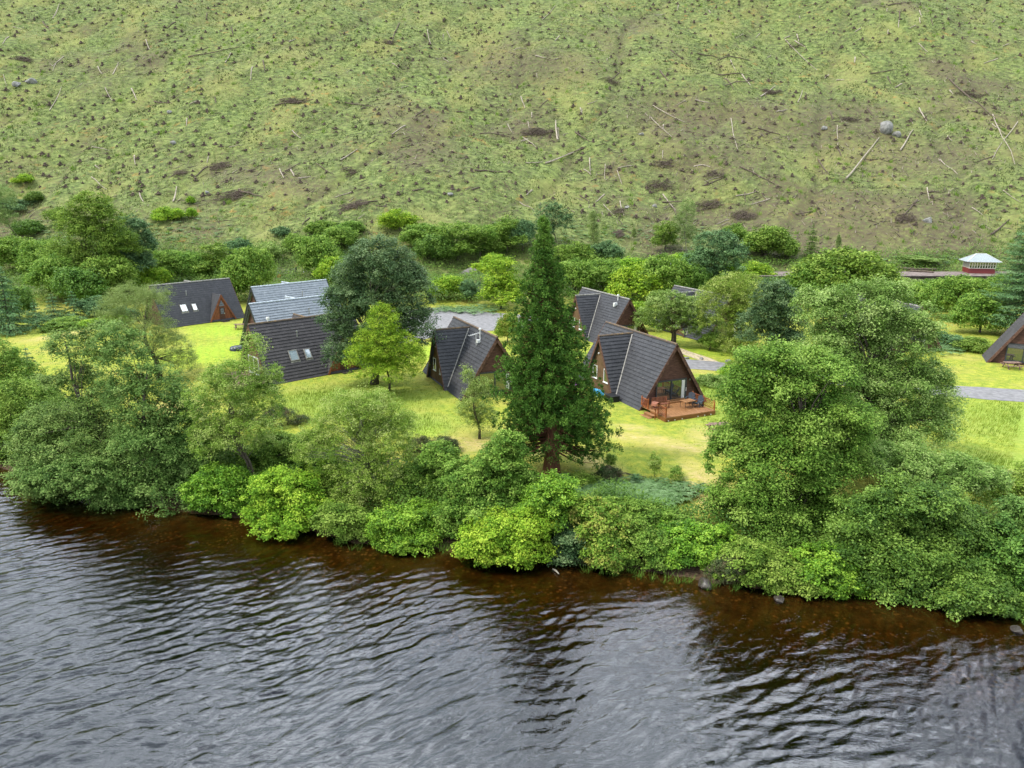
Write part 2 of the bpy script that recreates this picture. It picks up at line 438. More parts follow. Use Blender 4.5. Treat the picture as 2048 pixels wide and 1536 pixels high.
    col = mix(attr("hill"), lawn, hill)
    mud = ramp(fine, [(.3, (.05, .032, .02)), (.7, (.13, .085, .055))])
    col = mix(attr("mud"), col, mud)
    vor = n.new('ShaderNodeTexVoronoi'); vor.inputs['Scale'].default_value = 3.2; l.new(tc.outputs['Object'], vor.inputs['Vector'])
    bedc = mix(mul(edge(vor.outputs['Distance'], .42, .15), edge(nz(.5, 3, .6), .45, .6)), ramp(fine2, [(.3, (.04, .026, .008)), (.7, (.13, .085, .025))]), (.27, .17, .05))
    bedc = mix(attr("deep"), bedc, (.012, .008, .005))
    col = mix(attr('bed'), col, bedc)
    l.new(col, b.inputs["Base Color"])
    bp = n.new("ShaderNodeBump"); bp.inputs["Strength"].default_value = .7; bp.inputs["Distance"].default_value = .12
    add = n.new("ShaderNodeMath"); add.operation = 'ADD'; l.new(fine, add.inputs[0]); l.new(h3, add.inputs[1])
    l.new(add.outputs[0], bp.inputs["Height"]); l.new(bp.outputs["Normal"], b.inputs["Normal"])
    return m
me.materials.append(ground_mat())
tag(link("ground", me), kind="structure")

# ------------------------------------------------------------------ water
wx = spaced([(-1100, -140, 60), (-140, -60, 1.0), (-60, 48, 0.10), (48, 140, 1.0), (140, 1100, 60)])
wy = spaced([(-700, 0, 50), (0, 17, 1.0), (17, 56, 0.10), (56, 64, .5), (64, 140, 4)])
WX, WY = np.meshgrid(wx, wy)
amp = (sstep(-125, -62, WX) * (1 - sstep(50, 125, WX)) * sstep(2, 14, WY)) * 0.9
gust = 0.62 + 0.55 * fbm(WX / 11, WY / 8, 90, 3) + 0.12
Z = np.zeros_like(WX)
rs = np.random.RandomState(3)
lx = WX + 1.5 * fbm(WX / 11, WY / 11, 91, 2); ly = WY + 1.5 * fbm(WX / 11, WY / 11, 92, 2)
for k in range(64):
    lam = 0.24 * (1.9 / 0.24) ** (rs.rand() ** 1.3)
    th = math.radians(118 - 12 * 0) + rs.normal(0, 0.36 if lam < 1.4 else 0.2)
    kx, ky = math.cos(th) * 2 * math.pi / lam, math.sin(th) * 2 * math.pi / lam
    a = 0.0054 * lam ** (1.0 if lam < 0.6 else .1)
    ph = rs.rand() * 6.28
    s = np.sin(kx * lx + ky * ly + ph)
    Z += a * (s + 0.25 * np.cos(2 * (kx * lx + ky * ly + ph)))
Z *= amp * gust
calm = sstep(0.2, 6.0, shore_y(WX) - WY)
Z *= 0.22 + 0.78 * calm
Z += WATER_Z
nwx, nwy = len(wx), len(wy)
ii = np.arange(nwx - 1)[None, :] + np.arange(nwy - 1)[:, None] * nwx
Fw = np.stack([ii, ii + 1, ii + nwx + 1, ii + nwx], -1).reshape(-1, 4)
def water_mat():
    m = bpy.data.materials.new("loch_water"); m.use_nodes = True
    n, l = nodes_of(m); n.remove(n["Principled BSDF"]); out = n["Material Output"]
    tc = n.new("ShaderNodeTexCoord"); mp = n.new("ShaderNodeMapping"); mp.inputs["Rotation"].default_value = (0, 0, math.radians(-28)); mp.inputs["Scale"].default_value = (1.0, 2.6, 1)
    l.new(tc.outputs["Object"], mp.inputs["Vector"])
    a = n.new("ShaderNodeTexNoise"); a.inputs["Scale"].default_value = 3.2; a.inputs["Detail"].default_value = 3; a.inputs["Roughness"].default_value = .6; a.inputs["Distortion"].default_value = .6
    l.new(mp.outputs["Vector"], a.inputs["Vector"])
    bp = n.new("ShaderNodeBump"); bp.inputs["Strength"].default_value = 1.0; bp.inputs["Distance"].default_value = .014
    l.new(a.outputs["Fac"], bp.inputs["Height"])
    g = n.new("ShaderNodeBsdfGlossy"); g.inputs["Roughness"].default_value = .03; g.inputs["Color"].default_value = (1, 1, 1, 1)
    l.new(bp.outputs["Normal"], g.inputs["Normal"])
    t = n.new("ShaderNodeBsdfTransparent"); t.inputs["Color"].default_value = (.95, .86, .70, 1)
    fr = n.new("ShaderNodeFresnel"); fr.inputs["IOR"].default_value = 1.68; l.new(bp.outputs["Normal"], fr.inputs["Normal"])
    mx = n.new("ShaderNodeMixShader"); l.new(fr.outputs["Fac"], mx.inputs["Fac"]); l.new(t.outputs["BSDF"], mx.inputs[1]); l.new(g.outputs["BSDF"], mx.inputs[2])
    l.new(mx.outputs["Shader"], out.inputs["Surface"])
    va = n.new("ShaderNodeVolumeAbsorption"); va.inputs["Color"].default_value = (.70, .47, .12, 1); va.inputs["Density"].default_value = 3.4
    l.new(va.outputs["Volume"], out.inputs["Volume"])
    return m
wme = np_mesh("water", np.stack([WX.ravel(), WY.ravel(), Z.ravel()], 1), Fw, water_mat(), smooth=True)
tag(link("water", wme), kind="structure")

# ------------------------------------------------------------------ roads (sheets draped a little above the lawn)
pbr("tarmac", (.15, .145, .145), .85, .25, noise=1.6, bump=.01, col2=(.25, .24, .24))
def sheet(name, left, right, mat, lift=.03, steps=40, cross=8):
    """left and right edges as pixel polylines"""
    def line(ps):
        P = np.array([on_plane(a, b, 0.0) for a, b in ps]); t = np.linspace(0, 1, len(P)); s = np.linspace(0, 1, steps)
        return np.stack([np.interp(s, t, P[:, 0]), np.interp(s, t, P[:, 1])], 1)
    A, B = line(left), line(right); V = []
    for i in range(steps):
        for j in range(cross):
            f = j / (cross - 1); p = A[i] * (1 - f) + B[i] * f
            w = 0.15 * fbm(np.array([p[0] / 1.2]), np.array([p[1] / 1.2]), 6, 2)[0] if j in (0, cross - 1) else 0
            V.append((p[0], p[1] + w, 0))
    V = np.array(V); V[:, 2] = hgt(V[:, 0], V[:, 1]) + lift
    ii = np.arange(cross - 1)[None, :] + np.arange(steps - 1)[:, None] * cross
    F = np.stack([ii, ii + 1, ii + cross + 1, ii + cross], -1).reshape(-1, 4)
    o = link(name, np_mesh(name, V, F, mat, smooth=True)); return tag(o, kind="structure")
sheet("road", [(1180, 700), (1320, 714), (1440, 724), (1600, 742), (1850, 770), (2048, 779), (2400, 790)],
      [(1180, 722), (1320, 734), (1440, 742), (1600, 762), (1850, 790), (2048, 804), (2400, 826)], MAT["tarmac"], steps=90)
sheet("car_park", [(780, 622), (870, 618), (930, 619), (990, 626), (1080, 632)], [(800, 690), (865, 676), (920, 668), (1000, 660), (1080, 655)], MAT["tarmac"], lift=.035, steps=40, cross=20)
sheet("access_path", [(1345, 690), (1380, 703), (1420, 716), (1440, 724)], [(1340, 696), (1365, 708), (1395, 719), (1412, 725)], pbr("path_gravel", (.40, .33, .22), .95, .1, noise=3), lift=.02, steps=30, cross=4)
# ------------------------------------------------------------------ cabins
def roof_mat(name, c, c2, rough, spec, lichen=.3):
    m = bpy.data.materials.new(name); m.use_nodes = True
    n, l = nodes_of(m); b = n["Principled BSDF"]; b.inputs["Roughness"].default_value = rough; b.inputs["Specular IOR Level"].default_value = spec
    tc = n.new("ShaderNodeTexCoord")
    a = n.new("ShaderNodeTexNoise"); a.inputs["Scale"].default_value = 1.1; a.inputs["Detail"].default_value = 7; a.inputs["Roughness"].default_value = .7
    v = n.new("ShaderNodeTexVoronoi"); v.inputs["Scale"].default_value = 3.0
    l.new(tc.outputs["Object"], a.inputs["Vector"]); l.new(tc.outputs["Object"], v.inputs["Vector"])
    r = n.new("ShaderNodeValToRGB"); r.color_ramp.elements[0].position = .3; r.color_ramp.elements[1].position = .7
    r.color_ramp.elements[0].color = (*c, 1); r.color_ramp.elements[1].color = (*c2, 1); l.new(a.outputs["Fac"], r.inputs["Fac"])
    mx = n.new("ShaderNodeMixRGB"); mx.blend_type = 'MULTIPLY'; mx.inputs["Fac"].default_value = .3
    l.new(r.outputs["Color"], mx.inputs["Color1"]); l.new(v.outputs["Distance"], mx.inputs["Color2"])
    d = n.new("ShaderNodeTexNoise"); d.inputs["Scale"].default_value = 4; d.inputs["Detail"].default_value = 6; l.new(tc.outputs["Object"], d.inputs["Vector"])
    r2 = n.new("ShaderNodeMapRange"); r2.inputs["From Min"].default_value = .66; r2.inputs["From Max"].default_value = .74; r2.inputs["To Max"].default_value = lichen
    l.new(d.outputs["Fac"], r2.inputs["Value"])
    m2 = n.new("ShaderNodeMixRGB"); m2.inputs["Color2"].default_value = (.30, .27, .20, 1); l.new(r2.outputs["Result"], m2.inputs["Fac"]); l.new(mx.outputs["Color"], m2.inputs["Color1"])
    l.new(m2.outputs["Color"], b.inputs["Base Color"])
    MAT[name] = m; return m
roof_mat("tiles_charcoal", (.040, .041, .046), (.072, .072, .078), .62, .3)
roof_mat("tiles_brown", (.050, .046, .047), (.085, .078, .078), .7, .25)
roof_mat("tiles_blue", (.20, .23, .26), (.28, .31, .34), .45, .45, lichen=.1)
pbr("ridge_lichen", (.13, .10, .08), .9, .1, noise=4, col2=(.30, .19, .06), lo=.5, hi=.8)
pbr("ridge_pale", (.22, .21, .19), .85, .2, noise=4)
pbr("ridge_blue", (.34, .38, .42), .5, .4, noise=4)
pbr("cladding", (.085, .042, .031), .7, .2, noise=3, scale_xyz=(.6, .6, 5))
pbr("cladding_orange", (.20, .072, .038), .7, .2, noise=3, scale_xyz=(4, 4, .6))
pbr("render_brown", (.105, .064, .036), .85, .15, noise=1.4, col2=(.16, .10, .055))
pbr("barge", (.105, .055, .04), .75, .2, noise=4)
pbr("barge_dark", (.02, .022, .022), .6, .3, noise=4)
pbr("white_flash", (.26, .245, .22), .7, .2, noise=3)
pbr("white_paint", (.75, .76, .77), .5, .4)
pbr("frame_dark", (.035, .04, .05), .45, .4)
pbr("curtain", (.75, .75, .72), .8, .2)
pbr("plinth", (.05, .042, .036), .9, .1, noise=3)
pbr("metal_grey", (.35, .35, .36), .4, .5, metal=.6)
pbr("white_metal", (.7, .7, .68), .5, .4)
def glass_mat():
    m = bpy.data.materials.new("glass_pane"); m.use_nodes = True
    b = m.node_tree.nodes["Principled BSDF"]; b.inputs["Base Color"].default_value = (.03, .035, .03, 1)
    b.inputs["Roughness"].default_value = .03; b.inputs["Specular IOR Level"].default_value = 1.0; b.inputs["IOR"].default_value = 1.9
    MAT["glass"] = m
glass_mat()
def sky_glass():
    m = bpy.data.materials.new("skylight_pane"); m.use_nodes = True
    b = m.node_tree.nodes["Principled BSDF"]; b.inputs["Base Color"].default_value = (.35, .42, .46, 1)
    b.inputs["Roughness"].default_value = .05; b.inputs["Specular IOR Level"].default_value = 1.0; b.inputs["IOR"].default_value = 2.2
    MAT["sky_glass"] = m
sky_glass()

def clip(poly, axis, val, keep_greater):
    out = []
    for i in range(len(poly)):
        a, b = poly[i], poly[(i + 1) % len(poly)]
        ia = (a[axis] >= val) == keep_greater; ib = (b[axis] >= val) == keep_greater
        if ia: out.append(a)
        if ia != ib:
            t = (val - a[axis]) / (b[axis] - a[axis])
            out.append((a[0] + t * (b[0] - a[0]), a[1] + t * (b[1] - a[1])))
    return out
def tiled(mb, O, U, V, poly, dv=.37, lip=.062, thick=.10):
    """a roof slope laid in overlapping courses; poly in (u along ridge, v up the slope)"""
    O, U, V = Vector(O), Vector(U).normalized(), Vector(V).normalized(); N = U.cross(V)
    if N.z < 0: N = -N
    vmin = min(p[1] for p in poly); vmax = max(p[1] for p in poly); k = 0
    v = vmin
    while v < vmax - 1e-4:
        v1 = min(v + dv, vmax)
        q = clip(clip(poly, 1, v, True), 1, v1, False)
        if len(q) >= 3:
            umin = min(p[0] for p in q); umax = max(p[0] for p in q)
            tw = .62; off = (k % 2) * tw / 2
            u = umin - off
            while u < umax:
                qq = clip(clip(q, 0, max(u, umin), True), 0, min(u + tw, umax), False)
                if len(qq) >= 3:
                    jit = random.uniform(-.006, .008)
                    top = [O + U * a + V * b + N * (lip * (1 - (b - v) / dv) + .012 + jit) for a, b in qq]
                    bot = [O + U * a + V * (b + .09) + N * (-.015) for a, b in qq]
                    n = len(qq)
                    mb.add(top + bot, [tuple(range(n))] + [(i, n + i, n + (i + 1) % n, (i + 1) % n) for i in range(n)])
                u += tw
        v = v1; k += 1
    mb.prism([O + U * a + V * b + N * (-.02) for a, b in poly], N * (-thick))
def gable_window(parent, name, cx, z0, w, h, ax, plane, sgn, frame=.06, fm="white_paint", bars=0, pane="glass", proud=.05):
    """window in a vertical wall; ax: 'x' wall normal along x at plane, coordinate cx runs along y (and vice versa)"""
    f = MB()
    def put(mb, c0, c1, z0_, z1_, d0, d1):
        a, b = sorted((plane + sgn * d0, plane + sgn * d1))
        if ax == 'x': mb.box(a, b, c0, c1, z0_, z1_)
        else: mb.box(c0, c1, a, b, z0_, z1_)
    c0, c1, z1 = cx - w / 2, cx + w / 2, z0 + h
    put(f, c0, c0 + frame, z0, z1, -.02, proud); put(f, c1 - frame, c1, z0, z1, -.02, proud)
    put(f, c0 + frame, c1 - frame, z0, z0 + frame, -.02, proud); put(f, c0 + frame, c1 - frame, z1 - frame, z1, -.02, proud)
    for k in range(bars):
        c = c0 + (k + 1) * w / (bars + 1); put(f, c - frame / 2, c + frame / 2, z0 + frame, z1 - frame, -.02, proud + .01)
    fo = f.build(name, MAT[fm], parent)
    p = MB(); put(p, c0 + frame, c1 - frame, z0 + frame, z1 - frame, 0.0, .022)
    p.build("pane", MAT[pane], fo)
    s = MB(); put(s, c0 - .05, c1 + .05, z0 - .05, z0 - .003, -.02, .12); s.build("sill", MAT[fm], fo)
    return fo

def cabin(front, b, label, roof="tiles_charcoal", ridge="ridge_lichen", w=3.8, h=5.9, L=12.0, wing=-1, entry=False, door="patio", barge="barge", clad="cladding", wall2="render_brown",
          group="A-frame holiday cabins on the lawn", flue=None, z=None, dark_sign=False):
    b = Vector((b[0], b[1], 0)).normalized()
    c = Vector((front[0], front[1], 0)) + b * (L / 2)
    gz = z if z is not None else 0.0
    root = empty("holiday_cabin", (c.x, c.y, gz), math.atan2(-b.x, b.y), label, "cabin", group)
    S = math.hypot(w, h); oh = .35
    for s in (-1, 1):
        mb = MB()
        tiled(mb, (s * (w + .12), 0, .12 - .12 * h / w), (0, 1, 0), (-s * w, 0, h), [(-L / 2 - oh, .1), (L / 2 + oh, .1), (L / 2 + oh, S + .15), (-L / 2 - oh, S + .15)])
        mb.build("roof_slope", MAT[roof], root)
    rc = MB(); rc.tube([(0, -L / 2 - oh - .02, h + .15), (0, L / 2 + oh + .02, h + .15)], .12, 6); rc.build("ridge_cap", MAT[ridge], root)
    for yy, sg in ((-L / 2, -1), (L / 2, 1)):
        g = MB(); zt = h - .2
        nb = 26
        for k in range(nb):                                            # lapped boards
            z0 = .1 + (zt - .1) * k / nb; z1 = .1 + (zt - .1) * (k + 1) / nb
            x0 = (w - .1) * (1 - z0 / h) - .02; x1 = max((w - .1) * (1 - z1 / h) - .02, .01)
            y0 = yy; yb, yt = yy + sg * .045, yy + sg * .012
            g.add([(-x0, yb, z0), (x0, yb, z0), (x1, yt, z1), (-x1, yt, z1), (-x0, y0 - sg * .1, z0), (x0, y0 - sg * .1, z0)],
                  [(0, 1, 2, 3), (0, 4, 5, 1)])
        g.prism([(-(w - .2), yy - sg * .02, .1), ((w - .2), yy - sg * .02, .1), (0, yy - sg * .02, h - .25)], (0, -sg * .08, 0))
        g.build("gable_wall", MAT[clad], root)
        for s in (-1, 1):
            bb = MB(); e = Vector((s * (w + .18), yy + sg * (oh + .02), -.12)); t = Vector((0, yy + sg * (oh + .02), h + .10))
            bb.bar(e, t, .05, .26, up=(0, sg, 0.0)); 
            bb = MB(); d = (t - e).normalized(); nn = Vector((s * h, 0, w)).normalized()
            P = [e + nn * .05, t + nn * .05 + Vector((0, 0, .0)), t - nn * .24, e - nn * .24]
            bb.prism(P, (0, sg * .05, 0)); bb.build("barge_board", MAT[barge], root)
    pl = MB(); pl.box(-w + .25, w - .25, -L / 2 + .1, L / 2 - .1, -.75, .12); pl.build("plinth", MAT["plinth"], root)
    if door == "patio":
        d = gable_window(root, "patio_door", -.15, .42, 3.5, 2.15, 'y', -L / 2 - .045, -1, frame=.13, fm="frame_dark", bars=1, proud=.07)
        cu = MB()
        for k in range(7): cu.box(1.05 + k * .05, 1.09 + k * .05, -L / 2 - .105 - (k % 2) * .01, -L / 2 - .07, .62, 2.4)
        cu.build("curtain", MAT["curtain"], d)
        hb = MB(); hb.box(1.5, 1.54, -L / 2 - .2, -L / 2 - .11, 1.3, 1.65); hb.build("handle", MAT["white_metal"], d)
        lp = MB(); lp.tube([(1.95, -L / 2 - .04, 2.35), (1.95, -L / 2 - .16, 2.35)], .07, 8); lp.box(1.9, 2.0, -L / 2 - .15, -L / 2 - .04, 2.4, 2.46); lp.build("wall_lamp", MAT["metal_grey"], root)
    if wing:
        s = wing; ww, wh, yc, we = 3.0, 5.72, .9, 3.95
        SS = math.hypot(ww, wh)
        for q in (-1, 1):
            mb = MB()
            tiled(mb, (0, yc + q * (ww + .1), .1 - .1 * wh / ww), (s, 0, 0), (0, -q * ww, wh), [(.35, .1), (we + .2, .1), (we + .2, SS + .12), (.35, SS + .12)])
            mb.build("wing_roof_slope", MAT[roof], root)
        rc = MB(); rc.tube([(s * .1, yc, wh + .13), (s * (we + .22), yc, wh + .13)], .11, 6); rc.build("wing_ridge_cap", MAT[ridge], root)
        for q in (-1, 1):
            bb = MB(); X1 = s * (we + .2); e = Vector((X1, yc + q * (ww + .12), -.1)); t = Vector((X1, yc, wh + .08)); nn = Vector((0, q * wh, ww)).normalized()
            bb.prism([e + nn * .04, t + nn * .04, t - nn * .2, e - nn * .2], (s * .045, 0, 0)); bb.build("barge_board", MAT[barge], root)
            vf = MB()                                                       # valley flashing where the wing roof meets the main roof
            P = []
            for zz in np.linspace(.25, wh - .05, 9):
                P.append(Vector((s * (w * (1 - zz / h) + .10), yc + q * (ww * (1 - zz / wh) + .10), zz + .06)))
            for a_, b_ in zip(P[:-1], P[1:]): vf.bar(a_ + Vector((s * .03, q * .02, .03)), b_ + Vector((s * .03, q * .02, .03)), .10, .05, up=(s, q, .8))
            vf.build("valley_flashing", MAT["white_flash"], root)
        wl_ = MB(); xw = s * (we - .12)
        wl_.prism([(xw, yc - ww + .16, .06), (xw, yc + ww - .16, .06), (xw, yc, wh - .22)], (-s * .12, 0, 0)); wl_.build("wing_wall", MAT[wall2], root)
        for yo in (-1.15, 1.0): gable_window(root, "window", yc + yo, 1.25, .85, 1.35, 'x', xw, s, frame=.07)
        wp = MB(); wp.box(min(s * (we - .3), s * 2), max(s * (we - .3), s * 2), yc - ww + .3, yc + ww - .3, -.7, .05); wp.build("wing_plinth", MAT["plinth"], root)
        vt = MB(); vt.tube([(s * (we - .1), yc + .3, 4.0), (s * (we + .02), yc + .3, 3.95)], .08, 8); vt.build("wall_vent", MAT["white_metal"], root)
    # the other slope: skylights, flue and the entrance dormer
    s = -wing if wing else 1
    if entry:
        up = Vector((-s * w, 0, h)).normalized(); nn = Vector((s * h, 0, w)).normalized()
        for yo, sw, sh in ((-2.6, 1.0, 1.25), (-.95, .72, 1.15)):
            base = Vector((s * w * (1 - 1.9 / h), yo, 1.9)) + nn * .14
            def pt(a, b_, c_): return base + Vector((0, 1, 0)) * a + up * b_ + nn * c_
            f = MB()
            for a0, a1, b0, b1 in ((-sw / 2, -sw / 2 + .08, 0, sh), (sw / 2 - .08, sw / 2, 0, sh), (-sw / 2 + .08, sw / 2 - .08, 0, .08), (-sw / 2 + .08, sw / 2 - .08, sh - .08, sh)):
                f.prism([pt(a0, b0, -.06), pt(a1, b0, -.06), pt(a1, b1, -.06), pt(a0, b1, -.06)], nn * .14)
            fo = f.build("skylight", MAT["ridge_pale"], root)
            p = MB(); p.prism([pt(-sw / 2 + .08, .08, -.05), pt(sw / 2 - .08, .08, -.05), pt(sw / 2 - .08, sh - .08, -.05), pt(-sw / 2 + .08, sh - .08, -.05)], nn * .09); p.build("pane", MAT["sky_glass"], fo)
            ap = MB(); ap.prism([pt(-sw / 2 - .05, -.2, -.07), pt(sw / 2 + .08, -.2, -.07), pt(sw / 2 + .08, -.01, -.03), pt(-sw / 2 - .05, -.01, -.03)], nn * .03); ap.build("apron", MAT["white_flash"], fo)
        fz = 4.1; bx = s * w * (1 - fz / h)
        fl = MB(); fl.tube([(bx, -1.5, fz), (bx + s * .12, -1.5, fz + .1), (bx + s * .14, -1.5, fz + .75)], .06, 8); fl.tube([(bx + s * .14, -1.5, fz + .72), (bx + s * .14, -1.5, fz + .86)], .10, 8); fl.build("flue_pipe", MAT["metal_grey"], root)
        dw, dh, yd, de = 2.15, 4.05, 2.7, 3.75
        DS = math.hypot(dw, dh)
        for q in (-1, 1):
            mb = MB(); tiled(mb, (0, yd + q * (dw + .08), .1 - .08 * dh / dw), (s, 0, 0), (0, -q * dw, dh), [(1.0, .1), (de + .15, .1), (de + .15, DS + .1), (1.0, DS + .1)]); mb.build("dormer_roof_slope", MAT[roof], root)
            bb = MB(); X1 = s * (de + .16); e = Vector((X1, yd + q * (dw + .08), -.08)); t = Vector((X1, yd, dh + .08)); n2 = Vector((0, q * dh, dw)).normalized()
            bb.prism([e + n2 * .03, t + n2 * .03, t - n2 * .18, e - n2 * .18], (s * .04, 0, 0)); bb.build("barge_board", MAT["cladding_orange"], root)
        xw = s * (de - .02)
        wl_ = MB(); wl_.prism([(xw, yd - dw + .14, .05), (xw, yd + dw - .14, .05), (xw, yd, dh - .2)], (-s * .1, 0, 0)); wl_.build("dormer_wall", MAT["cladding_orange"], root)
        dr = MB(); dr.box(min(xw, xw + s * .05), max(xw, xw + s * .05), yd - .45, yd + .45, .1, 2.2); do = dr.build("door", MAT["cladding"], root)
        gp = MB(); gp.box(min(xw + s * .04, xw + s * .075), max(xw + s * .04, xw + s * .075), yd - .25, yd + .25, 1.1, 2.0); gp.build("pane", MAT["glass"], do)
        hd = MB(); hd.box(min(xw + s * .05, xw + s * .11), max(xw + s * .05, xw + s * .11), yd + .3, yd + .36, 1.05, 1.2); hd.build("handle", MAT["white_metal"], do)
        tg = MB(); tg.prism([(xw + s * .02, yd - .48, 2.32), (xw + s * .02, yd + .48, 2.32), (xw + s * .02, yd, 3.3)], (s * .03, 0, 0)); tg.build("transom_pane", MAT["glass"], root)
        st = MB(); st.box(min(xw, xw + s * 1.0), max(xw, xw + s * 1.0), yd - .6, yd + .6, -.2, .1); st.box(min(xw + s, xw + s * 1.35), max(xw + s, xw + s * 1.35), yd - .6, yd + .6, -.2, -.02); st.build("doorstep", MAT["plinth"], root)
    return root

BF = (-.405, .914)
cab_front = cabin((15.3, 65.4), BF, "brown A-frame cabin with the orange timber deck and two dark deck chairs", ridge="ridge_lichen")
cab_mid = cabin((-1.6, 68.6), BF, "dark A-frame cabin directly left of the tall giant conifer, TV aerial on its roof slope", ridge="ridge_lichen", wall2="render_brown")
cab_back = cabin((15.4, 93.6), BF, "dark brown A-frame cabin behind the cabin with the deck, small white box by its ridge", ridge="ridge_pale")
cab_hid = cabin((29.5, 96.0), BF, "dark A-frame cabin almost hidden behind the pale small-leaved trees on the right", ridge="ridge_pale")
cab_tip = cabin((51.2, 88.5), (-.15, .99), "cabin of which only a dark roof tip shows above the big right-hand trees", ridge="ridge_pale", h=5.7)
cab_right = cabin((60.1, 81.2), (.45, .89), "brown A-frame cabin cut by the right edge of the picture", roof="tiles_brown", ridge="ridge_pale", L=3.6, w=3.6, wing=0)
cab_a = cabin((-54.3, 107.1), (.66, .75), "dark grey A-frame cabin farthest left, orange-brown entrance dormer with a door", roof="tiles_charcoal", ridge="ridge_pale", entry=True, door=None)
cab_b = cabin((-38.4, 105.5), (.69, .72), "pale blue-grey roofed cabin, the rear one of the pair", roof="tiles_blue", ridge="ridge_blue", entry=False, barge="barge_dark", door=None)
cab_c = cabin((-33.0, 89.5), (.70, .71), "pale blue-grey roofed cabin, the front one of the pair", roof="tiles_blue", ridge="ridge_blue", barge="barge_dark", door=None)
cab_d = cabin((-28.0, 75.3), (.735, .678), "dark A-frame cabin at front left with two skylights and a brown gable", roof="tiles_brown", ridge="ridge_lichen", entry=True, door=None, clad="render_brown")

def child_local(root, p): return root.matrix_basis @ Vector(p)
# little fittings on the roofs
r = cab_back
mb = MB(); mb.box(1.0 * -1 - .1, -.62, -4.4, -4.05, 5.0, 5.35); mb.box(-1.15, -.9, -4.35, -4.1, 4.85, 5.2); mb.build("roof_vent", MAT["white_metal"], r)
mb = MB(); mb.tube([(-.35, -4.0, 5.6), (-.35, -4.0, 6.25)], .06, 8); mb.tube([(-.35, -4.0, 6.22), (-.35, -4.0, 6.4)], .15, 8); mb.build("flue_pipe", MAT["white_metal"], r)
r = cab_mid
mb = MB(); mb.tube([(-.6, -3.3, 5.3), (-.6, -3.3, 6.35)], .05, 6); mb.tube([(-.6, -3.3, 6.3), (-.6, -3.3, 6.48)], .13, 8); mb.box(-.95, -.65, -3.5, -3.1, 5.0, 5.3); mb.build("flue_pipe", MAT["white_metal"], r)
mb = MB(); mb.tube([(-1.0, -3.2, 4.7), (-1.0, -3.2, 6.0)], .025, 5); mb.tube([(-1.9, -3.8, 5.9), (-.5, -2.9, 5.95)], .02, 5)
for k in range(6):
    f = k / 5; x, y = -1.9 + 1.4 * f, -3.8 + .9 * f
    mb.tube([(x + .12, y - .2, 5.92), (x - .12, y + .2, 5.92)], .012, 4)
mb.build("tv_aerial", MAT["white_metal"], r)
for rr in (cab_b, cab_c):
    mb = MB(); mb.tube([(1.2, 1.2, 4.0), (1.34, 1.2, 4.1), (1.34, 1.2, 4.75)], .06, 8); mb.tube([(1.34, 1.2, 4.72), (1.34, 1.2, 4.85)], .1, 8); mb.build("flue_pipe", MAT["metal_grey"], rr)
mb = MB(); mb.tube([(-.05, -4.1, 5.8), (-.05, -4.1, 6.35)], .09, 8); mb.tube([(-.05, -4.1, 6.35), (-.05, -4.1, 6.6)], .18, 8); mb.build("chimney_cowl", MAT["white_metal"], cab_d)
mb = MB(); mb.box(1.0, 1.45, -6.09, -6.04, 3.0, 3.5); mb.build("wall_sign", MAT["white_paint"], cab_d)
mb = MB(); mb.box(-2.2, -.9, 0, .02, 0, .02)
gable_window(cab_d, "window", -.2, .6, 2.6, 1.9, 'y', -6.045, -1, frame=.08, bars=1)
for rr in (cab_b, cab_c): gable_window(rr, "window", 0, .7, 2.4, 1.7, 'y', -6.045, -1, frame=.08, bars=1)

# ------------------------------------------------------------------ decks
pbr("deck_wood", (.17, .078, .026), .6, .3, noise=2, col2=(.36, .175, .07), scale_xyz=(6, .7, 1))
pbr("fascia_wood", (.17, .065, .02), .6, .3, noise=2, col2=(.30, .13, .04), scale_xyz=(.8, 6, 3))
pbr("rail_wood", (.26, .075, .025), .6, .3, noise=3)
pbr("bench_wood", (.20, .075, .042), .65, .25, noise=3)
pbr("chair_slate", (.035, .05, .07), .6, .3)
pbr("picnic_wood", (.20, .13, .10), .85, .2, noise=4)
pbr("lamp_glass", (.75, .76, .72), .25, .5)
pbr("thin_metal", (.05, .04, .04), .5, .4, metal=.5)
def in_front(root, L, x, y, z=0.0): return root.matrix_basis @ Vector((x, -L / 2 + y, z))
rz_f = math.atan2(-BF[0], BF[1]) * 1.0
rz_front = cab_front.rotation_euler[2]
o = in_front(cab_front, 12, 0, 0, 0)
deck = empty("timber_deck", (o.x, o.y, 0), rz_front, "orange timber deck with lattice rails and round lights before the nearest right cabin", "deck")
DX0, DX1, DY0, DY1, DZ = -3.6, 1.85, -4.15, -.12, .42
mb = MB(); k = 0; y = DY0
x = DX0
while x < DX1 - .01:
    mb.box(x + .009, min(x + .131, DX1), DY0, DY1, DZ - .035, DZ + random.uniform(-.002, .002)); x += .14
mb.build("deck_boards", MAT["deck_wood"], deck)
mb = MB()
for q in range(4):
    z1 = DZ - .045 - q * .16
    mb.box(DX0 - .03, DX1 + .03, DY0 - .035, DY0 + .005, z1 - .15, z1)
    mb.box(DX1 + .002, DX1 + .04, DY0 + .01, DY1, z1 - .15, z1); mb.box(DX0 - .04, DX0 - .002, DY0 + .01, -1.8, z1 - .15, z1)
mb.build("fascia", MAT["fascia_wood"], deck)
for fx in (-3.35, -2.65, -1.85, -.1, .65, 1.35):
    mb = MB(); mb.tube([(fx, DY0 - .03, .12), (fx, DY0 - .07, .12)], .055, 10); mb.build("deck_light", MAT["lamp_glass"], deck)
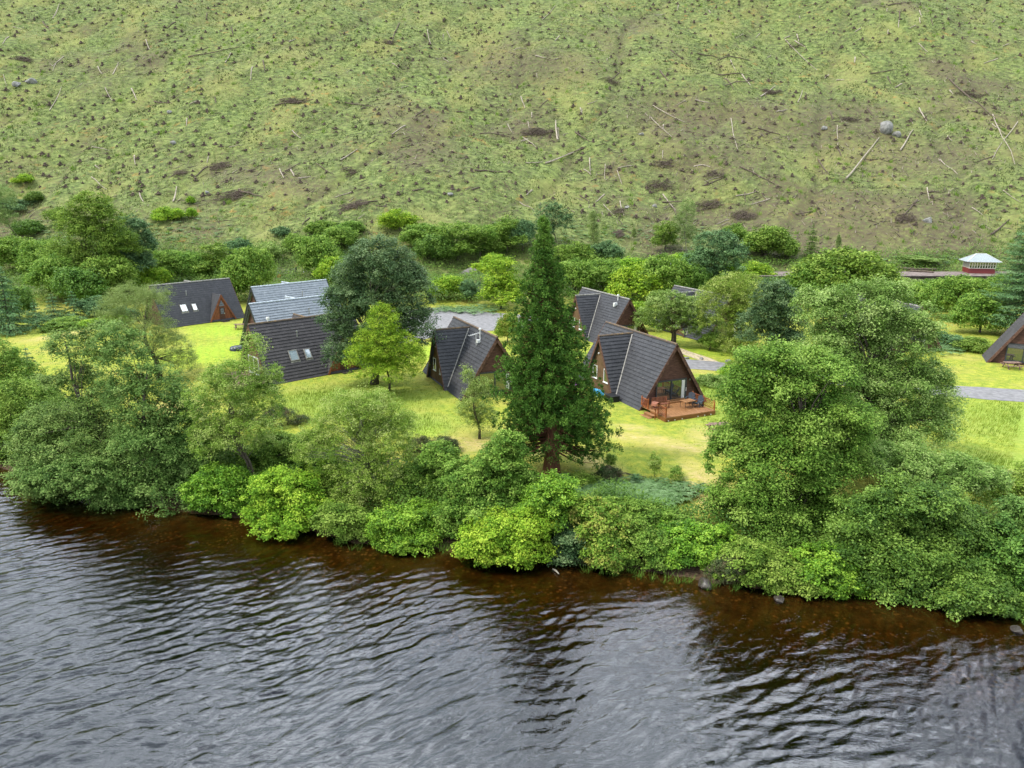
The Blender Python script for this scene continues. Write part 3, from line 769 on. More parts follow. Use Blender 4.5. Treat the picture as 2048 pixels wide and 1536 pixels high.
def rail(a, b, n_post, name="railing"):
    a, b = Vector(a), Vector(b); d = b - a; m = MB()
    for k in range(n_post + 1):
        p = a + d * (k / n_post); m.box(p.x - .045, p.x + .045, p.y - .045, p.y + .045, p.z - .02, p.z + 1.0)
    for zz in (.12, .86): m.bar(a + Vector((0, 0, zz)), b + Vector((0, 0, zz)), .05, .05)
    L_ = d.length; u = d.normalized(); t = -.7
    while t < L_:
        for sgn in (1, -1):
            p0, p1 = t, t + .7; z0, z1 = (.14, .84) if sgn > 0 else (.84, .14)
            q0, q1 = max(p0, 0), min(p1, L_)
            if q1 - q0 > .03:
                f0, f1 = (q0 - p0) / .7, (q1 - p0) / .7
                off = Vector((-u.y, u.x, 0)) * (.012 * sgn)
                m.bar(a + u * q0 + off + Vector((0, 0, z0 + (z1 - z0) * f0)), a + u * q1 + off + Vector((0, 0, z0 + (z1 - z0) * f1)), .035, .016)
        t += .23
    return m.build(name, MAT["rail_wood"], deck)
rail((DX1 - .05, DY0 + .08, DZ), (DX1 - .05, -.9, DZ), 2)
rail((DX0 + .05, DY0 + .08, DZ), (DX0 + .05, DY0 + 1.3, DZ), 1)
rail((DX0 + .05, -1.3, DZ), (DX0 + .05, -.25, DZ), 1)
mb = MB()
for k, (zz, xx) in enumerate(((.24, .45), (.06, .85))):
    mb.box(DX0 - xx - .03, DX0 - .05, -2.75, -1.45, -.3, zz - .035); mb.box(DX0 - xx - .06, DX0 - xx + .36, -2.8, -1.4, zz - .03, zz)
mb.build("steps", MAT["deck_wood"], deck)
mb = MB(); mb.box(-1.7, 1.4, -.72, -.13, DZ + .005, DZ + .13); mb.box(-1.7, 1.4, -.42, -.13, DZ + .135, DZ + .2); mb.build("door_step", MAT["deck_wood"], deck)

def on_deck(name, x, y, rz, label, cat, group=None):
    p = cab_front.matrix_basis @ Vector((x, -6 + y, DZ + .003)); return empty(name, (p.x, p.y, DZ + .003), rz_front + rz, label, cat, group)
bench = on_deck("garden_bench", -2.35, -1.55, math.radians(-4), "reddish slatted garden bench on the deck beside the glass doors", "bench")
mb = MB()
for k in range(5): mb.box(-.75, .75, -.25 + k * .1, -.17 + k * .1, .42, .45)
mb.build("seat", MAT["bench_wood"], bench)
mb = MB()
for k in range(5): mb.box(-.75, .75, .27 + .02 * k, .30 + .02 * k, .52 + k * .095, .595 + k * .095)
mb.build("backrest", MAT["bench_wood"], bench)
for sx in (-1, 1):
    mb = MB(); mb.bar((sx * .76, -.25, .66), (sx * .76, .3, .66), .07, .04); mb.build("armrest", MAT["bench_wood"], bench)
    mb = MB(); mb.box(sx * .76 - .035, sx * .76 + .035, -.25, -.18, 0, .64); mb.build("leg", MAT["bench_wood"], bench)
    mb = MB(); mb.box(sx * .76 - .035, sx * .76 + .035, .22, .29, 0, 1.0); mb.build("leg", MAT["bench_wood"], bench)
tb = on_deck("patio_table", .1, -2.35, math.radians(3), "low orange wood table on thin metal legs in the middle of the deck", "table")
mb = MB()
for k in range(7): mb.box(-.62, .62, -.42 + k * .12, -.31 + k * .12, .66, .69)
mb.build("table_top", MAT["deck_wood"], tb)
for sx in (-1, 1):
    for sy in (-1, 1):
        mb = MB(); mb.tube([(sx * .56, sy * .36, 0), (sx * .56, sy * .36, .655)], .018, 6); mb.build("leg", MAT["thin_metal"], tb)
def adirondack(x, y, rz, label):
    r_ = on_deck("deck_chair", x, y, rz, label, "chair", "dark slatted deck chairs")
    m = MB()
    for k in range(6): m.bar((-.27, -.35 + k * .1, .38 - k * .022), (.27, -.35 + k * .1, .38 - k * .022), .085, .02, up=(0, .2, 1))
    m.build("seat", MAT["chair_slate"], r_)
    m = MB()
    for k in range(6):
        xx = -.25 + k * .1; hh = 1.02 - abs(k - 2.5) * .05
        m.bar((xx * .85, .2, .25), (xx * 1.1, .52, hh), .085, .02, up=(0, 1, .3))
    m.build("backrest", MAT["chair_slate"], r_)
    for sx in (-1, 1):
        m = MB(); m.box(sx * .36 - .06, sx * .36 + .06, -.42, .36, .55, .575); m.build("armrest", MAT["chair_slate"], r_)
        m = MB(); m.box(sx * .33 - .02, sx * .33 + .02, -.4, -.31, 0, .545); m.build("leg", MAT["chair_slate"], r_)
        m = MB(); m.bar((sx * .33, -.38, .36), (sx * .33, .45, .05), .03, .1); m.build("leg", MAT["chair_slate"], r_)
adirondack(1.15, -1.35, math.radians(-55), "dark slate-coloured slatted deck chair nearer the cabin wall")
adirondack(1.25, -2.45, math.radians(-70), "dark slate-coloured slatted deck chair nearer the front edge of the deck")
# bird table, storage box, boards
p = in_front(cab_front, 12, -4.05, -3.15)
bt = empty("bird_table", (p.x, p.y, H(p.x, p.y) - .02), rz_front + .3, "round-topped wooden bird house on a post beside the deck steps", "bird table")
mb = MB(); mb.tube([(0, 0, 0), (0, 0, 1.15)], .045, 8); mb.build("post", MAT["rail_wood"], bt)
mb = MB(); mb.box(-.3, .3, -.25, .25, 1.15, 1.19); mb.build("tray", MAT["bench_wood"], bt)
mb = MB()
for sx in (-1, 1):
    for sy in (-1, 1): mb.box(sx * .24 - .02, sx * .24 + .02, sy * .2 - .02, sy * .2 + .02, 1.19, 1.42)
mb.box(-.2, .2, .12, .16, 1.19, 1.45); mb.build("uprights", MAT["bench_wood"], bt)
mb = MB(); P = [(-.38, -.28, 1.38), (-.3, -.28, 1.56), (-.12, -.28, 1.68), (.12, -.28, 1.68), (.3, -.28, 1.56), (.38, -.28, 1.38), (.34, -.28, 1.37), (.26, -.28, 1.53), (.1, -.28, 1.64), (-.1, -.28, 1.64), (-.26, -.28, 1.53), (-.34, -.28, 1.37)]
mb.prism(P, (0, .56, 0)); mb.build("roof", MAT["bench_wood"], bt)
p = cab_front.matrix_basis @ Vector((-4.5, -2.6, 0))
sb = empty("storage_box", (p.x, p.y, H(p.x, p.y) - .03), rz_front, "black lidded storage box against the wing corner of the nearest right cabin", "box")
mb = MB(); mb.box(-.45, .45, -.62, .62, 0, .55)
for k in range(5): mb.box(-.465, -.452, -.5 + k * .24, -.46 + k * .24, .02, .53)
mb.build("body", pbr("black_plastic", (.012, .012, .013), .5, .4), sb)
mb = MB(); mb.box(-.49, .49, -.66, .66, .553, .61); mb.build("lid", MAT["black_plastic"], sb)
def board(local, length, col, name, label, lift, tilt):
    p = cab_front.matrix_basis @ Vector(local)
    r_ = empty(name, (p.x, p.y, H(p.x, p.y) + lift), rz_front, label, "paddle board")
    V = []; n = 18
    m = MB(); top, bot = [], []
    for k in range(n + 1):
        f = k / n; yy = (f - .5) * length; ww = .40 * math.sin(math.pi * min(max(f, .012), .988)) ** .45; zz = .12 * (2 * f - 1) ** 4
        top.append([Vector((-ww, yy, zz + .07)), Vector((0, yy, zz + .10)), Vector((ww, yy, zz + .07))]); bot.append([Vector((-ww, yy, zz)), Vector((0, yy, zz - .03)), Vector((ww, yy, zz))])
    ring = [t + list(reversed(b_)) for t, b_ in zip(top, bot)]
    Mx = Matrix.Rotation(tilt, 4, 'Y'); vs_ = [Mx @ q for rg in ring for q in rg]; fs = []
    for k in range(n):
        for j in range(6): fs.append((k * 6 + j, k * 6 + (j + 1) % 6, k * 6 + 6 + (j + 1) % 6, k * 6 + 6 + j))
    fs.append(tuple(range(6))); fs.append(tuple(n * 6 + j for j in range(6)))
    m.add(vs_, fs); m.build("hull", pbr("paint_" + name, col, .35, .5), r_, smooth=False)
    m = MB(); m.box(-.2, .2, -length * .22, length * .15, .104, .115, Mx); m.build("deck_pad", pbr("pad_" + name, tuple(c * .8 for c in col), .8, .2), r_)
board((-4.7, -.2, 0), 2.4, (.02, .28, .52), "blue_paddle_board", "bright blue paddle board lying along the wing wall of the nearest right cabin", .18, math.radians(-38))
board((-4.9, 3.0, 0), 2.4, (.62, .12, .62), "magenta_kayak", "magenta paddle board on the grass at the far corner of the wing wall", .12, math.radians(-20))

def picnic(p, rz, label):
    r_ = empty("picnic_table", p, rz, label, "picnic table", "A-frame legged picnic tables on the grass")
    m = MB()
    for k in range(5): m.box(-.85, .85, -.37 + k * .15, -.235 + k * .15, .72, .76)
    m.build("table_top", MAT["picnic_wood"], r_)
    for s in (-1, 1):
        m = MB(); m.box(-.85, .85, s * .72 - .13, s * .72 - .005, .43, .47); m.box(-.85, .85, s * .72 + .005, s * .72 + .13, .43, .47); m.build("seat", MAT["picnic_wood"], r_)
        for q in (-1, 1):
            m = MB(); m.bar((s * .6, q * .68, 0), (s * .6, q * .22, .72), .05, .1, up=(1, 0, 0)); m.build("leg", MAT["picnic_wood"], r_)
        m = MB(); m.bar((s * .66, -.85, .38), (s * .66, .85, .38), .05, .1); m.build("brace", MAT["picnic_wood"], r_)
picnic(ground(1437, 864), math.radians(10), "weathered picnic table standing alone on the lawn in front of the deck")
picnic(ground(481, 658), math.radians(15), "dark picnic table beside the gables of the blue-grey roofed pair")
picnic(ground(2022, 737), math.radians(-6), "picnic table in front of the cabin at the right edge")

# cabin d: slatted deck with rail, and a black tarpaulin-covered heap
p = cab_d.matrix_basis @ Vector((0, -6.1, 0))
dk = empty("slatted_deck", (p.x, p.y, 0), cab_d.rotation_euler[2], "weathered brown slatted deck with thin dark railing at the front-left cabin", "deck")
mb = MB(); x = -3.4
while x < 3.6:
    mb.box(x, x + .12, -3.6, 0, .33, .37); x += .16
mb.build("deck_boards", MAT["picnic_wood"], dk)
mb = MB()
for q in range(3): mb.box(-3.42, 3.6, -3.64, -3.6, .31 - q * .14, .42 - q * .14 - .1 + .08); 
mb.build("fascia", MAT["bench_wood"], dk)
mb = MB()
x = -3.4
while x < 3.61: mb.box(x - .012, x + .012, -3.57, -3.545, .37, 1.25); x += .14
mb.box(-3.42, 3.62, -3.58, -3.535, 1.25, 1.29)
y = -3.5
while y < -.2: mb.box(-3.412, -3.388, y - .012, y + .012, .37, 1.25); mb.box(3.588, 3.612, y - .012, y + .012, .37, 1.25); y += .14
mb.box(-3.42, -3.38, -3.53, -.2, 1.25, 1.29); mb.box(3.58, 3.62, -3.53, -.2, 1.25, 1.29)
mb.build("railing", MAT["thin_metal"], dk)
p = ground(478, 700)
n1, n2 = 22, 10; V = []; 
for i in range(n2 + 1):
    for j in range(n1):
        a = 2 * math.pi * j / n1; rr = math.cos(i / n2 * math.pi / 2) ** .55; wob = 1 + .07 * math.sin(5 * a + i) + .05 * math.sin(9 * a)
        V.append((1.15 * rr * wob * math.cos(a), .8 * rr * wob * math.sin(a), .62 * math.sin(i / n2 * math.pi / 2) ** .8 + .03 * math.sin(7 * a + i)))
F = [(i * n1 + j, i * n1 + (j + 1) % n1, (i + 1) * n1 + (j + 1) % n1, (i + 1) * n1 + j) for i in range(n2) for j in range(n1)]
o = link("tarpaulin_mound", np_mesh("tarpaulin_mound", np.array(V), np.array(F), pbr("tarp", (.02, .028, .035), .28, .6), smooth=True), loc=(p.x, p.y, p.z - .03), rz=.3)
tag(o, "glossy black tarpaulin over a low heap on the grass beside the front-left cabin", "tarpaulin")
# ------------------------------------------------------------------ railway platform, signal box, poles
pbr("platform_stone", (.05, .042, .036), .9, .15, noise=1.2, bump=.05, col2=(.16, .14, .115), scale_xyz=(1, 1, 2.5))
pbr("platform_top", (.17, .135, .12), .9, .15, noise=1.5)
pbr("red_paint", (.18, .03, .03), .5, .4)
pbr("cream_paint", (.72, .68, .55), .5, .3)
pbr("zinc", (.20, .235, .24), .5, .4, noise=1.5, scale_xyz=(3, 3, .6), col2=(.34, .38, .39))
pl = empty("station_platform", (80, 147, 0), 0, "long grey-brown railway platform with a dark stone face below the hillside at right", "platform")
mb = MB(); mb.box(-32, 62, -2.2, 6.5, .2, 2.95)
mb.build("platform_body", MAT["platform_stone"], pl)
mb = MB(); x = -32
while x < 62: mb.box(x + .02, x + 1.18, -2.45, -1.6, 2.955, 3.07); x += 1.2
mb.build("coping", MAT["plinth"], pl)
mb = MB(); mb.box(-32, 62, -1.58, 6.4, 2.96, 3.04); mb.build("surface", MAT["platform_top"], pl)
sgx, sgy = on_plane(1962, 546, 3.05)
sg = empty("signal_box", (sgx, sgy + 1.0, 3.045), math.radians(-14), "small red and cream signal cabin with a pale hipped roof on the platform", "signal box")
w2, d2 = 2.45, 1.9
mb = MB(); mb.box(-w2, w2, -d2, d2, 0, 1.0); x = -w2
while x < w2: mb.box(x, x + .03, -d2 - .02, -d2 - .002, .05, .95); x += .3
mb.build("lower_wall", MAT["red_paint"], sg)
mb = MB(); mb.box(-w2 + .06, w2 - .06, -d2 + .06, d2 - .06, 1.01, 2.25)
mb.build("glazing", MAT["glass"], sg)
for yy, s in ((-d2, -1), (d2, 1)):
    mb = MB(); n_ = 10
    for k in range(n_ + 1):
        x = -w2 + 2 * w2 * k / n_; mb.box(x - .05, x + .05, min(yy, yy + s * .02) - (.06 if s > 0 else 0), max(yy, yy + s * .02) + (.06 if s < 0 else 0), 1.01, 2.3)
    mb.box(-w2 + .05, w2 - .05, min(yy, yy - s * .05), max(yy, yy - s * .05), 1.005, 1.12); mb.box(-w2 + .05, w2 - .05, min(yy, yy - s * .05), max(yy, yy - s * .05), 1.7, 1.76); mb.box(-w2, w2, min(yy, yy - s * .05), max(yy, yy - s * .05), 2.25, 2.45)
    mb.build("window_frame", MAT["cream_paint"], sg)
for xx, s in ((-w2, -1), (w2, 1)):
    mb = MB()
    for k in range(1, 7):
        y = -d2 + 2 * d2 * k / 7; mb.box(min(xx, xx - s * .07) + (0 if s > 0 else -.02), max(xx, xx - s * .07) + (.02 if s > 0 else 0), y - .05, y + .05, 1.01, 2.25)
    mb.box(min(xx, xx - s * .05), max(xx, xx - s * .05), -d2 + .06, d2 - .06, 2.255, 2.45); mb.build("window_frame", MAT["cream_paint"], sg)
mb = MB(); e = .75; A = [(-w2 - e, -d2 - e, 2.42), (w2 + e, -d2 - e, 2.42), (w2 + e, d2 + e, 2.42), (-w2 - e, d2 + e, 2.42)]; T = [(-.9, 0, 3.95), (.9, 0, 3.95)]
mb.add(A + T, [(0, 1, 5, 4), (2, 3, 4, 5), (1, 2, 5), (3, 0, 4), (3, 2, 1, 0)]); ro = mb.build("roof", MAT["zinc"], sg)
mb = MB(); mb.bar(T[0], T[1], .12, .08)
for a, b_ in ((A[0], T[0]), (A[3], T[0]), (A[1], T[1]), (A[2], T[1])): mb.bar(Vector(a) + Vector((0, 0, .05)), Vector(b_) + Vector((0, 0, .03)), .10, .05)
mb.build("hip_rolls", MAT["white_metal"], ro)
# signal mast, red and white
def on_hill(px, py): return ground(px, py)
g = ground(608, 546)
ms = empty("signal_mast", g, 0, "thin red and white banded mast among the bushes left of the dark tree", "mast")
for k in range(7):
    mb = MB(); mb.tube([(0, 0, k * .75 - (.3 if k == 0 else 0)), (0, 0, (k + 1) * .75 - .01)], .09 if k < 6 else .07, 8); mb.build("band", MAT["red_paint" if k % 2 else "white_paint"], ms)
mb = MB(); mb.box(-.25, .25, -.12, -.095, 4.6, 5.0); mb.build("plate", MAT["white_paint"], ms)
g = ground(575, 550)
fr = empty("level_crossing_gate", g, math.radians(4), "grey barred metal gate with dark posts beside the track left of the mast", "gate")
mb = MB()
for zz in (.3, .55, .8, 1.05, 1.3): mb.bar((-2.4, 0, zz), (1.8, 0, zz), .05, .06)
mb.bar((-2.4, -.03, .3), (1.8, -.03, 1.3), .04, .06); mb.build("bars", MAT["metal_grey"], fr)
for xx in (-2.5, 1.9):
    mb = MB(); mb.box(xx - .13, xx + .13, -.13, .13, -.3, 1.6); mb.build("post", MAT["barge_dark"], fr)
g = ground(568, 552)
bk = empty("red_marker", (g.x - .6, g.y - 1.2, H(g.x - .6, g.y - 1.2)), 0, "small bright red marker box on the ground in front of the barred gate", "marker")
mb = MB(); mb.box(-.3, .3, -.25, .25, 0, .5); mb.box(-.34, .34, -.29, .29, .5, .56); mb.build("body", pbr("marker_red", (.75, .06, .03), .5, .3), bk)
g = at_depth(1330, 522, 138)
nb = empty("white_name_board", (g.x, 138, H(g.x, 138)), 0, "white-painted timber frame of two posts and a top rail among the bushes", "sign frame")
hh = g.z - H(g.x, 138)
for xx in (-1.3, 1.1):
    mb = MB(); mb.box(xx - .09, xx + .09, -.09, .09, -.2, hh + .1); mb.build("post", MAT["white_paint"], nb)
mb = MB(); mb.box(-1.9, 1.9, -.14, -.095, hh - .1, hh + .45); mb.build("top_board", MAT["white_paint"], nb)
# gravel heap by the track
g = ground(943, 548)
V = []; n1, n2 = 40, 14
for i in range(n2 + 1):
    for j in range(n1):
        a = 2 * math.pi * j / n1; r_ = 1 - i / n2
        V.append((3.0 * r_ * math.cos(a) * (1 + .08 * math.sin(3 * a)), 1.8 * r_ * math.sin(a), 1.5 * (1 - r_ ** 1.4) + .1 * fbm(np.array([r_ * 5 * math.cos(a)]), np.array([r_ * 5 * math.sin(a)]), 3, 3)[0] - .1))
F = [(i * n1 + j, i * n1 + (j + 1) % n1, (i + 1) * n1 + (j + 1) % n1, (i + 1) * n1 + j) for i in range(n2) for j in range(n1)]
o = link("gravel_heap", np_mesh("gravel_heap", np.array(V), np.array(F), MAT["gravel"], smooth=True), loc=g)
tag(o, "grey-brown heap of gravel beside the track behind the car park", "gravel heap")
# timbers lying on the platform
for (x0, y0, x1, y1, rad, lab) in [(1783, 538, 1830, 541, .3, "short pale-ended timber on the left end of the platform pile"), (1828, 541, 1872, 541, .26, "middle dark timber lying on the platform"), (1820, 543, 1868, 546, .2, "thin timber lying nearest the platform edge")]:
    a = Vector((*on_plane(x0, y0, 3.04), 3.04 + rad)); b_ = Vector((*on_plane(x1, y1, 3.04), 3.04 + rad)); mid = (a + b_) / 2
    mb = MB(); mb.tube([a - mid, (b_ - mid) * .02 + Vector((0, 0, .03)), b_ - mid], [rad, rad * .95, rad * .8], 8)
    o = mb.build("timber_log", MAT["dead_dark"]); o.location = mid; tag(o, lab, "log", "timbers on the platform")

# stones by the road and shore
def rock_mesh(seed, n=3, rough=.28):
    import bmesh
    bm = bmesh.new(); bmesh.ops.create_icosphere(bm, subdivisions=n, radius=1)
    rr = np.random.RandomState(seed); ks = rr.normal(size=(9, 3)); ks /= np.linalg.norm(ks, axis=1)[:, None]; off = rr.uniform(.35, .85, 9)
    for v in bm.verts:
        c = np.array(v.co)
        for k, o_ in zip(ks, off):
            d = c @ k
            if d > o_: c = c - k * (d - o_) * .9
        c *= 1 + rough * .25 * float(fbm(np.array([c[0] * 3 + seed]), np.array([c[1] * 3 + c[2] * 2]), seed, 3)[0])
        v.co = c
    me_ = bpy.data.meshes.new("rock"); bm.to_mesh(me_); bm.free(); me_.materials.append(MAT["rock"]); return me_
ROCKS = [rock_mesh(s) for s in range(5)]
def rock(px, py, size, label, flat=.6, group="boulders", name="boulder", water=False):
    g = ground(px, py) if not water else Vector((*on_plane(px, py, WATER_Z), WATER_Z))
    o = link(name, ROCKS[int(px) % 5]); o.location = (g.x, g.y, g.z + size * flat * .25); o.scale = (size, size * .8, size * flat); o.rotation_euler = (0, 0, px * .7)
    if water: o.material_slots[0].link = "OBJECT"; o.material_slots[0].material = MAT["rock_wet"]
    return tag(o, label, "boulder", group)
rock(1770, 262, 2.7, "largest pale grey boulder, high on the right of the hillside", .95)
rock(1790, 272, 1.6, "rock at the lower right foot of the largest pale boulder", .8)
rock(1650, 258, 1.2, "small grey rock left of the largest pale boulder", .7)
rock(1282, 270, 1.0, "grey rock low on the slope right of the upright broken trunk", .6)
rock(345, 288, 1.2, "pale boulder alone on the left part of the hillside", .7)
rock(340, 226, 1.1, "pale boulder up the slope from the lone left boulder", .7)
rock(35, 172, 1.9, "grey rock at the far left edge high on the slope", .7)
rock(62, 166, 2.3, "broad grey rock right of the far left edge rock", .6)
rock(900, 390, 1.1, "flat pale rock on the middle lower slope above the belt of trees", .5)
rock(1856, 443, 1.5, "grey boulder low on the right slope above the platform", .9)
rock(1310, 414, .8, "small grey boulder in the rusty patch right of centre, the right one of two", .8)
rock(1254, 416, .8, "small grey boulder in the rusty patch right of centre, the left one of two", .7)
rock(414, 386, .7, "small bluish rock on the lower left slope", .8)
rock(1408, 1172, .55, "dark wet boulder standing in the water's edge below the bank", .7, water=True)
rock(1372, 717, .45, "white stone on the grass left of the road end", .5)
rock(1403, 719, .4, "dark mossy stone on the grass just above the road", .6)
rock(1458, 724, .5, "dark stone at the right end of the grass island by the road", .5)
rock(1560, 1200, .4, "low dark stone in the shallow water below the big right-hand tree", .4, water=True)
rock(2036, 1262, .4, "pale stone in the shallows at the right edge", .5, water=True)

# ------------------------------------------------------------------ felled hillside: stumps, logs, brash
def stump_mesh(seed):
    rr = random.Random(seed); n = 12; V = []; prof = [(0, 1.9), (.12, 1.35), (.3, 1.05), (.7, .95), (1.0, .92)]
    flare = [rr.uniform(.55, 1.5) for _ in range(n)]; hh = rr.uniform(.5, .85); tilt = rr.uniform(-.25, .25)
    for z_, q in prof:
        for k in range(n):
            a = 2 * math.pi * k / n; f = 1 + (flare[k] - 1) * (1 - z_) ** 1.5; r_ = .32 * q * f
            V.append((r_ * math.cos(a), r_ * math.sin(a), -.15 + (hh + .15) * z_ + tilt * r_ * math.cos(a) * z_))
    F = [(i * n + k, i * n + (k + 1) % n, (i + 1) * n + (k + 1) % n, (i + 1) * n + k) for i in range(4) for k in range(n)] + [tuple(4 * n + k for k in range(n))]
    m = MB(); m.add(V, F)
    for q in range(4):                                                   # root spurs
        a = rr.uniform(0, 6.28); d = Vector((math.cos(a), math.sin(a), 0)); L_ = rr.uniform(.5, 1.1)
        m.tube([d * .25 + Vector((0, 0, .22)), d * (.25 + L_ * .5) + Vector((0, 0, .14)), d * (.25 + L_) + Vector((0, 0, -.12))], [.13, .09, .04], 5)
    me_ = bpy.data.meshes.new("tree_stump"); me_.from_pydata(m.v, [], m.f)
    me_.materials.append(MAT["stump"]); me_.materials.append(MAT["stump_top"]); me_.polygons[4 * n].material_index = 1; me_.update(); return me_
STUMPS = [stump_mesh(s) for s in range(6)]
rs = np.random.RandomState(11); pts = []
for _ in range(8200):
    py = 505 * rs.rand() ** .92 - 8; px = rs.uniform(-20, 2068)
    if py > 395 and px < 420: continue
    if py > 430 + 20 * math.sin(px / 90.0): continue
    _g = ground(px, py)
    if rs.rand() > .35 + 1.1 * float(fbm(np.array([_g.x / 22]), np.array([_g.y / 26]), 83, 3)[0] + .25): continue
    if any((px - a) ** 2 + ((py - b_) * 1.5) ** 2 < (rs.uniform(5, 26) * (.8 + b_ / 500)) ** 2 for a, b_ in pts): continue
    pts.append((px, py))
    if len(pts) > 1500: break
P = [(ground(a, b_), a, b_) for a, b_ in pts]
P = [q for q in P if q[0].y > 157 and q[0].y < 560]
P.sort(key=lambda q: q[0].length)
gname = "weathered tree stumps scattered over the felled hillside"
for k, (g, a, b_) in enumerate(P[:300]):
    o = link("tree_stump", STUMPS[k % 6]); s = rs.uniform(.55, 1.15)
    o.location = g; o.scale = (s, s, s * rs.uniform(.7, 1.25)); o.rotation_euler = (rs.uniform(-.15, .15), rs.uniform(-.15, .15), rs.uniform(0, 6.28))
    tag(o, "dark weathered tree stump with root spurs among grass on the lower felled hillside", "tree stump", gname)
AV, AF, nb_ = [], [], 0
for k, (g, a, b_) in enumerate(P[300:]):
    me_ = STUMPS[k % 6]
    co = np.empty(len(me_.vertices) * 3, np.float32); me_.vertices.foreach_get("co", co); co = co.reshape(-1, 3)
    s = rs.uniform(.6, 1.2); t = rs.uniform(0, 6.28); c_, s_ = math.cos(t), math.sin(t)
    co = co * np.array([s, s, s * rs.uniform(.7, 1.25)]); co = np.stack([co[:, 0] * c_ - co[:, 1] * s_, co[:, 0] * s_ + co[:, 1] * c_, co[:, 2]], 1) + np.array(g)
    AV.append(co); AF += [tuple(i + nb_ for i in p_.vertices) for p_ in me_.polygons]; nb_ += len(co)
me_ = bpy.data.meshes.new("distant_stumps"); me_.from_pydata(np.concatenate(AV).tolist(), [], AF); me_.materials.append(MAT["stump"]); me_.update()
tag(link("distant_stumps", me_), "small far-off dark stumps dotting the upper felled hillside", "tree stumps", None, "stuff")

def log(p0, p1, r0, mat, label, group, lift=.15, kink=.3):
    a, b_ = p0.copy(), p1.copy(); mid = (a + b_) / 2; pts_ = []
    n = 6; d = b_ - a; side = Vector((-d.y, d.x, 0)); side = side.normalized() if side.length > 1e-3 else Vector((1, 0, 0))
    for k in range(n + 1):
        f = k / n; q = a + d * f; z_ = max(H(q.x, q.y) + lift, q.z + lift * .3)
        pts_.append(Vector((q.x, q.y, z_)) + side * (min(kink, .018 * d.length) * math.sin(f * 3.1 + r0 * 20) ) - mid)
    m = MB(); m.tube(pts_, [r0 * (1 - .5 * k / n) for k in range(n + 1)], 6)
    rr = random.Random(int(a.x * 10))
    for _ in range(3):
        k = rr.randint(1, n - 1); q = pts_[k]; m.tube([q, q + Vector((rr.uniform(-.5, .5), rr.uniform(-.5, .5), rr.uniform(.2, .6)))], [r0 * .35, r0 * .12], 4)
    o = m.build("fallen_log", MAT[mat]); o.location = mid
    return tag(o, label, "fallen log", group)
def seg(x0, y0, x1, y1, r0, mat, label, lift=.2): return log(ground(x0, y0), ground(x1, y1), r0, mat, label, None, lift)
W_, D_ = "dead_wood", "dead_dark"
seg(1690, 360, 1760, 278, .26, W_, "long pale leaning log just below the largest boulder", .5)
seg(1798, 303, 1828, 262, .24, W_, "pale log standing steeply to the right below the largest boulder", .4)
seg(1115, 285, 1112, 246, .3, W_, "upright pale broken trunk by the dark rooty hollow in the middle of the slope", .8)
seg(1046, 276, 1074, 298, .2, W_, "short pale log left of the upright broken trunk")
seg(1090, 328, 1160, 300, .24, W_, "pale bowed log just below the upright broken trunk", .3)
seg(1180, 318, 1180, 345, .2, W_, "short pale standing snag below right of the bowed log", .3)
seg(1168, 340, 1182, 351, .2, W_, "short pale log leaning by the standing snag")
seg(1210, 330, 1210, 360, .12, W_, "slim pale pole right of the standing snag")
seg(1234, 342, 1244, 370, .14, W_, "slim pale pole farther right of the standing snag")
seg(1436, 150, 1500, 152, .22, D_, "long dark log high on the right slope, lowest of three")
seg(1395, 108, 1440, 118, .2, D_, "long dark log high on the right slope, topmost of three")
seg(1440, 120, 1500, 122, .2, D_, "long dark log high on the right slope, middle of three")
seg(1450, 172, 1510, 160, .2, D_, "dark log below the three long ones on the right slope")
seg(1485, 150, 1500, 172, .22, W_, "short pale steep log at the end of the dark ones")
seg(1520, 194, 1552, 173, .24, W_, "pale log beside a dark brash heap on the right slope")
seg(1595, 206, 1605, 182, .16, W_, "short pale pole right of the brash heap log")
seg(1516, 257, 1560, 270, .24, D_, "dark kinked log left of the largest boulder")
seg(1462, 238, 1475, 300, .16, W_, "slim pale pole running downslope left of the kinked log")
seg(1306, 212, 1370, 246, .16, W_, "long slim log crossing the middle of the right slope")
seg(1300, 235, 1345, 275, .13, W_, "slim log parallel below the long slim one")
seg(1480, 335, 1548, 370, .2, D_, "long thin dark log trailing down to the lower right slope", .3)
seg(1570, 80, 1635, 142, .15, W_, "slim pale pole high on the right slope")
seg(1775, 12, 1830, 5, .25, D_, "dark log near the top edge right of centre")
seg(1740, 148, 1788, 140, .2, D_, "dark branching log on the upper right slope")
seg(1900, 160, 1990, 240, .22, D_, "long dark brashy trunk running down the right edge of the slope", .35)
seg(1985, 230, 2030, 330, .15, W_, "slim pole crossing at the right edge of the slope")
seg(2035, 245, 1985, 320, .15, W_, "slim pole leaning the other way at the right edge of the slope")
seg(1880, 320, 1915, 350, .16, W_, "slim pale log below the crossing poles")
seg(1980, 470, 2020, 440, .22, D_, "dark log low at the right edge above the platform")
seg(345, 405, 355, 375, .22, W_, "pale log standing steeply on the lower left slope", .3)
seg(280, 388, 286, 405, .2, W_, "short pale log left of the steep pale one")
seg(376, 116, 480, 95, .22, D_, "long dark log high on the left slope", .3)
seg(450, 126, 462, 106, .18, W_, "short pale log crossing the long dark one")
seg(104, 38, 120, 8, .2, W_, "pale steep log at the top left")
seg(225, 150, 237, 125, .17, W_, "slim pale log on the upper left slope")
seg(100, 222, 122, 175, .14, W_, "slim pole leaning on the left part of the slope")
seg(210, 176, 225, 202, .14, W_, "slim pole leaning the other way on the left part of the slope")
seg(550, 212, 626, 200, .2, D_, "dark log beside the brash heap left of centre", .25)
seg(690, 206, 745, 214, .18, D_, "thin dark log left of the upper middle")
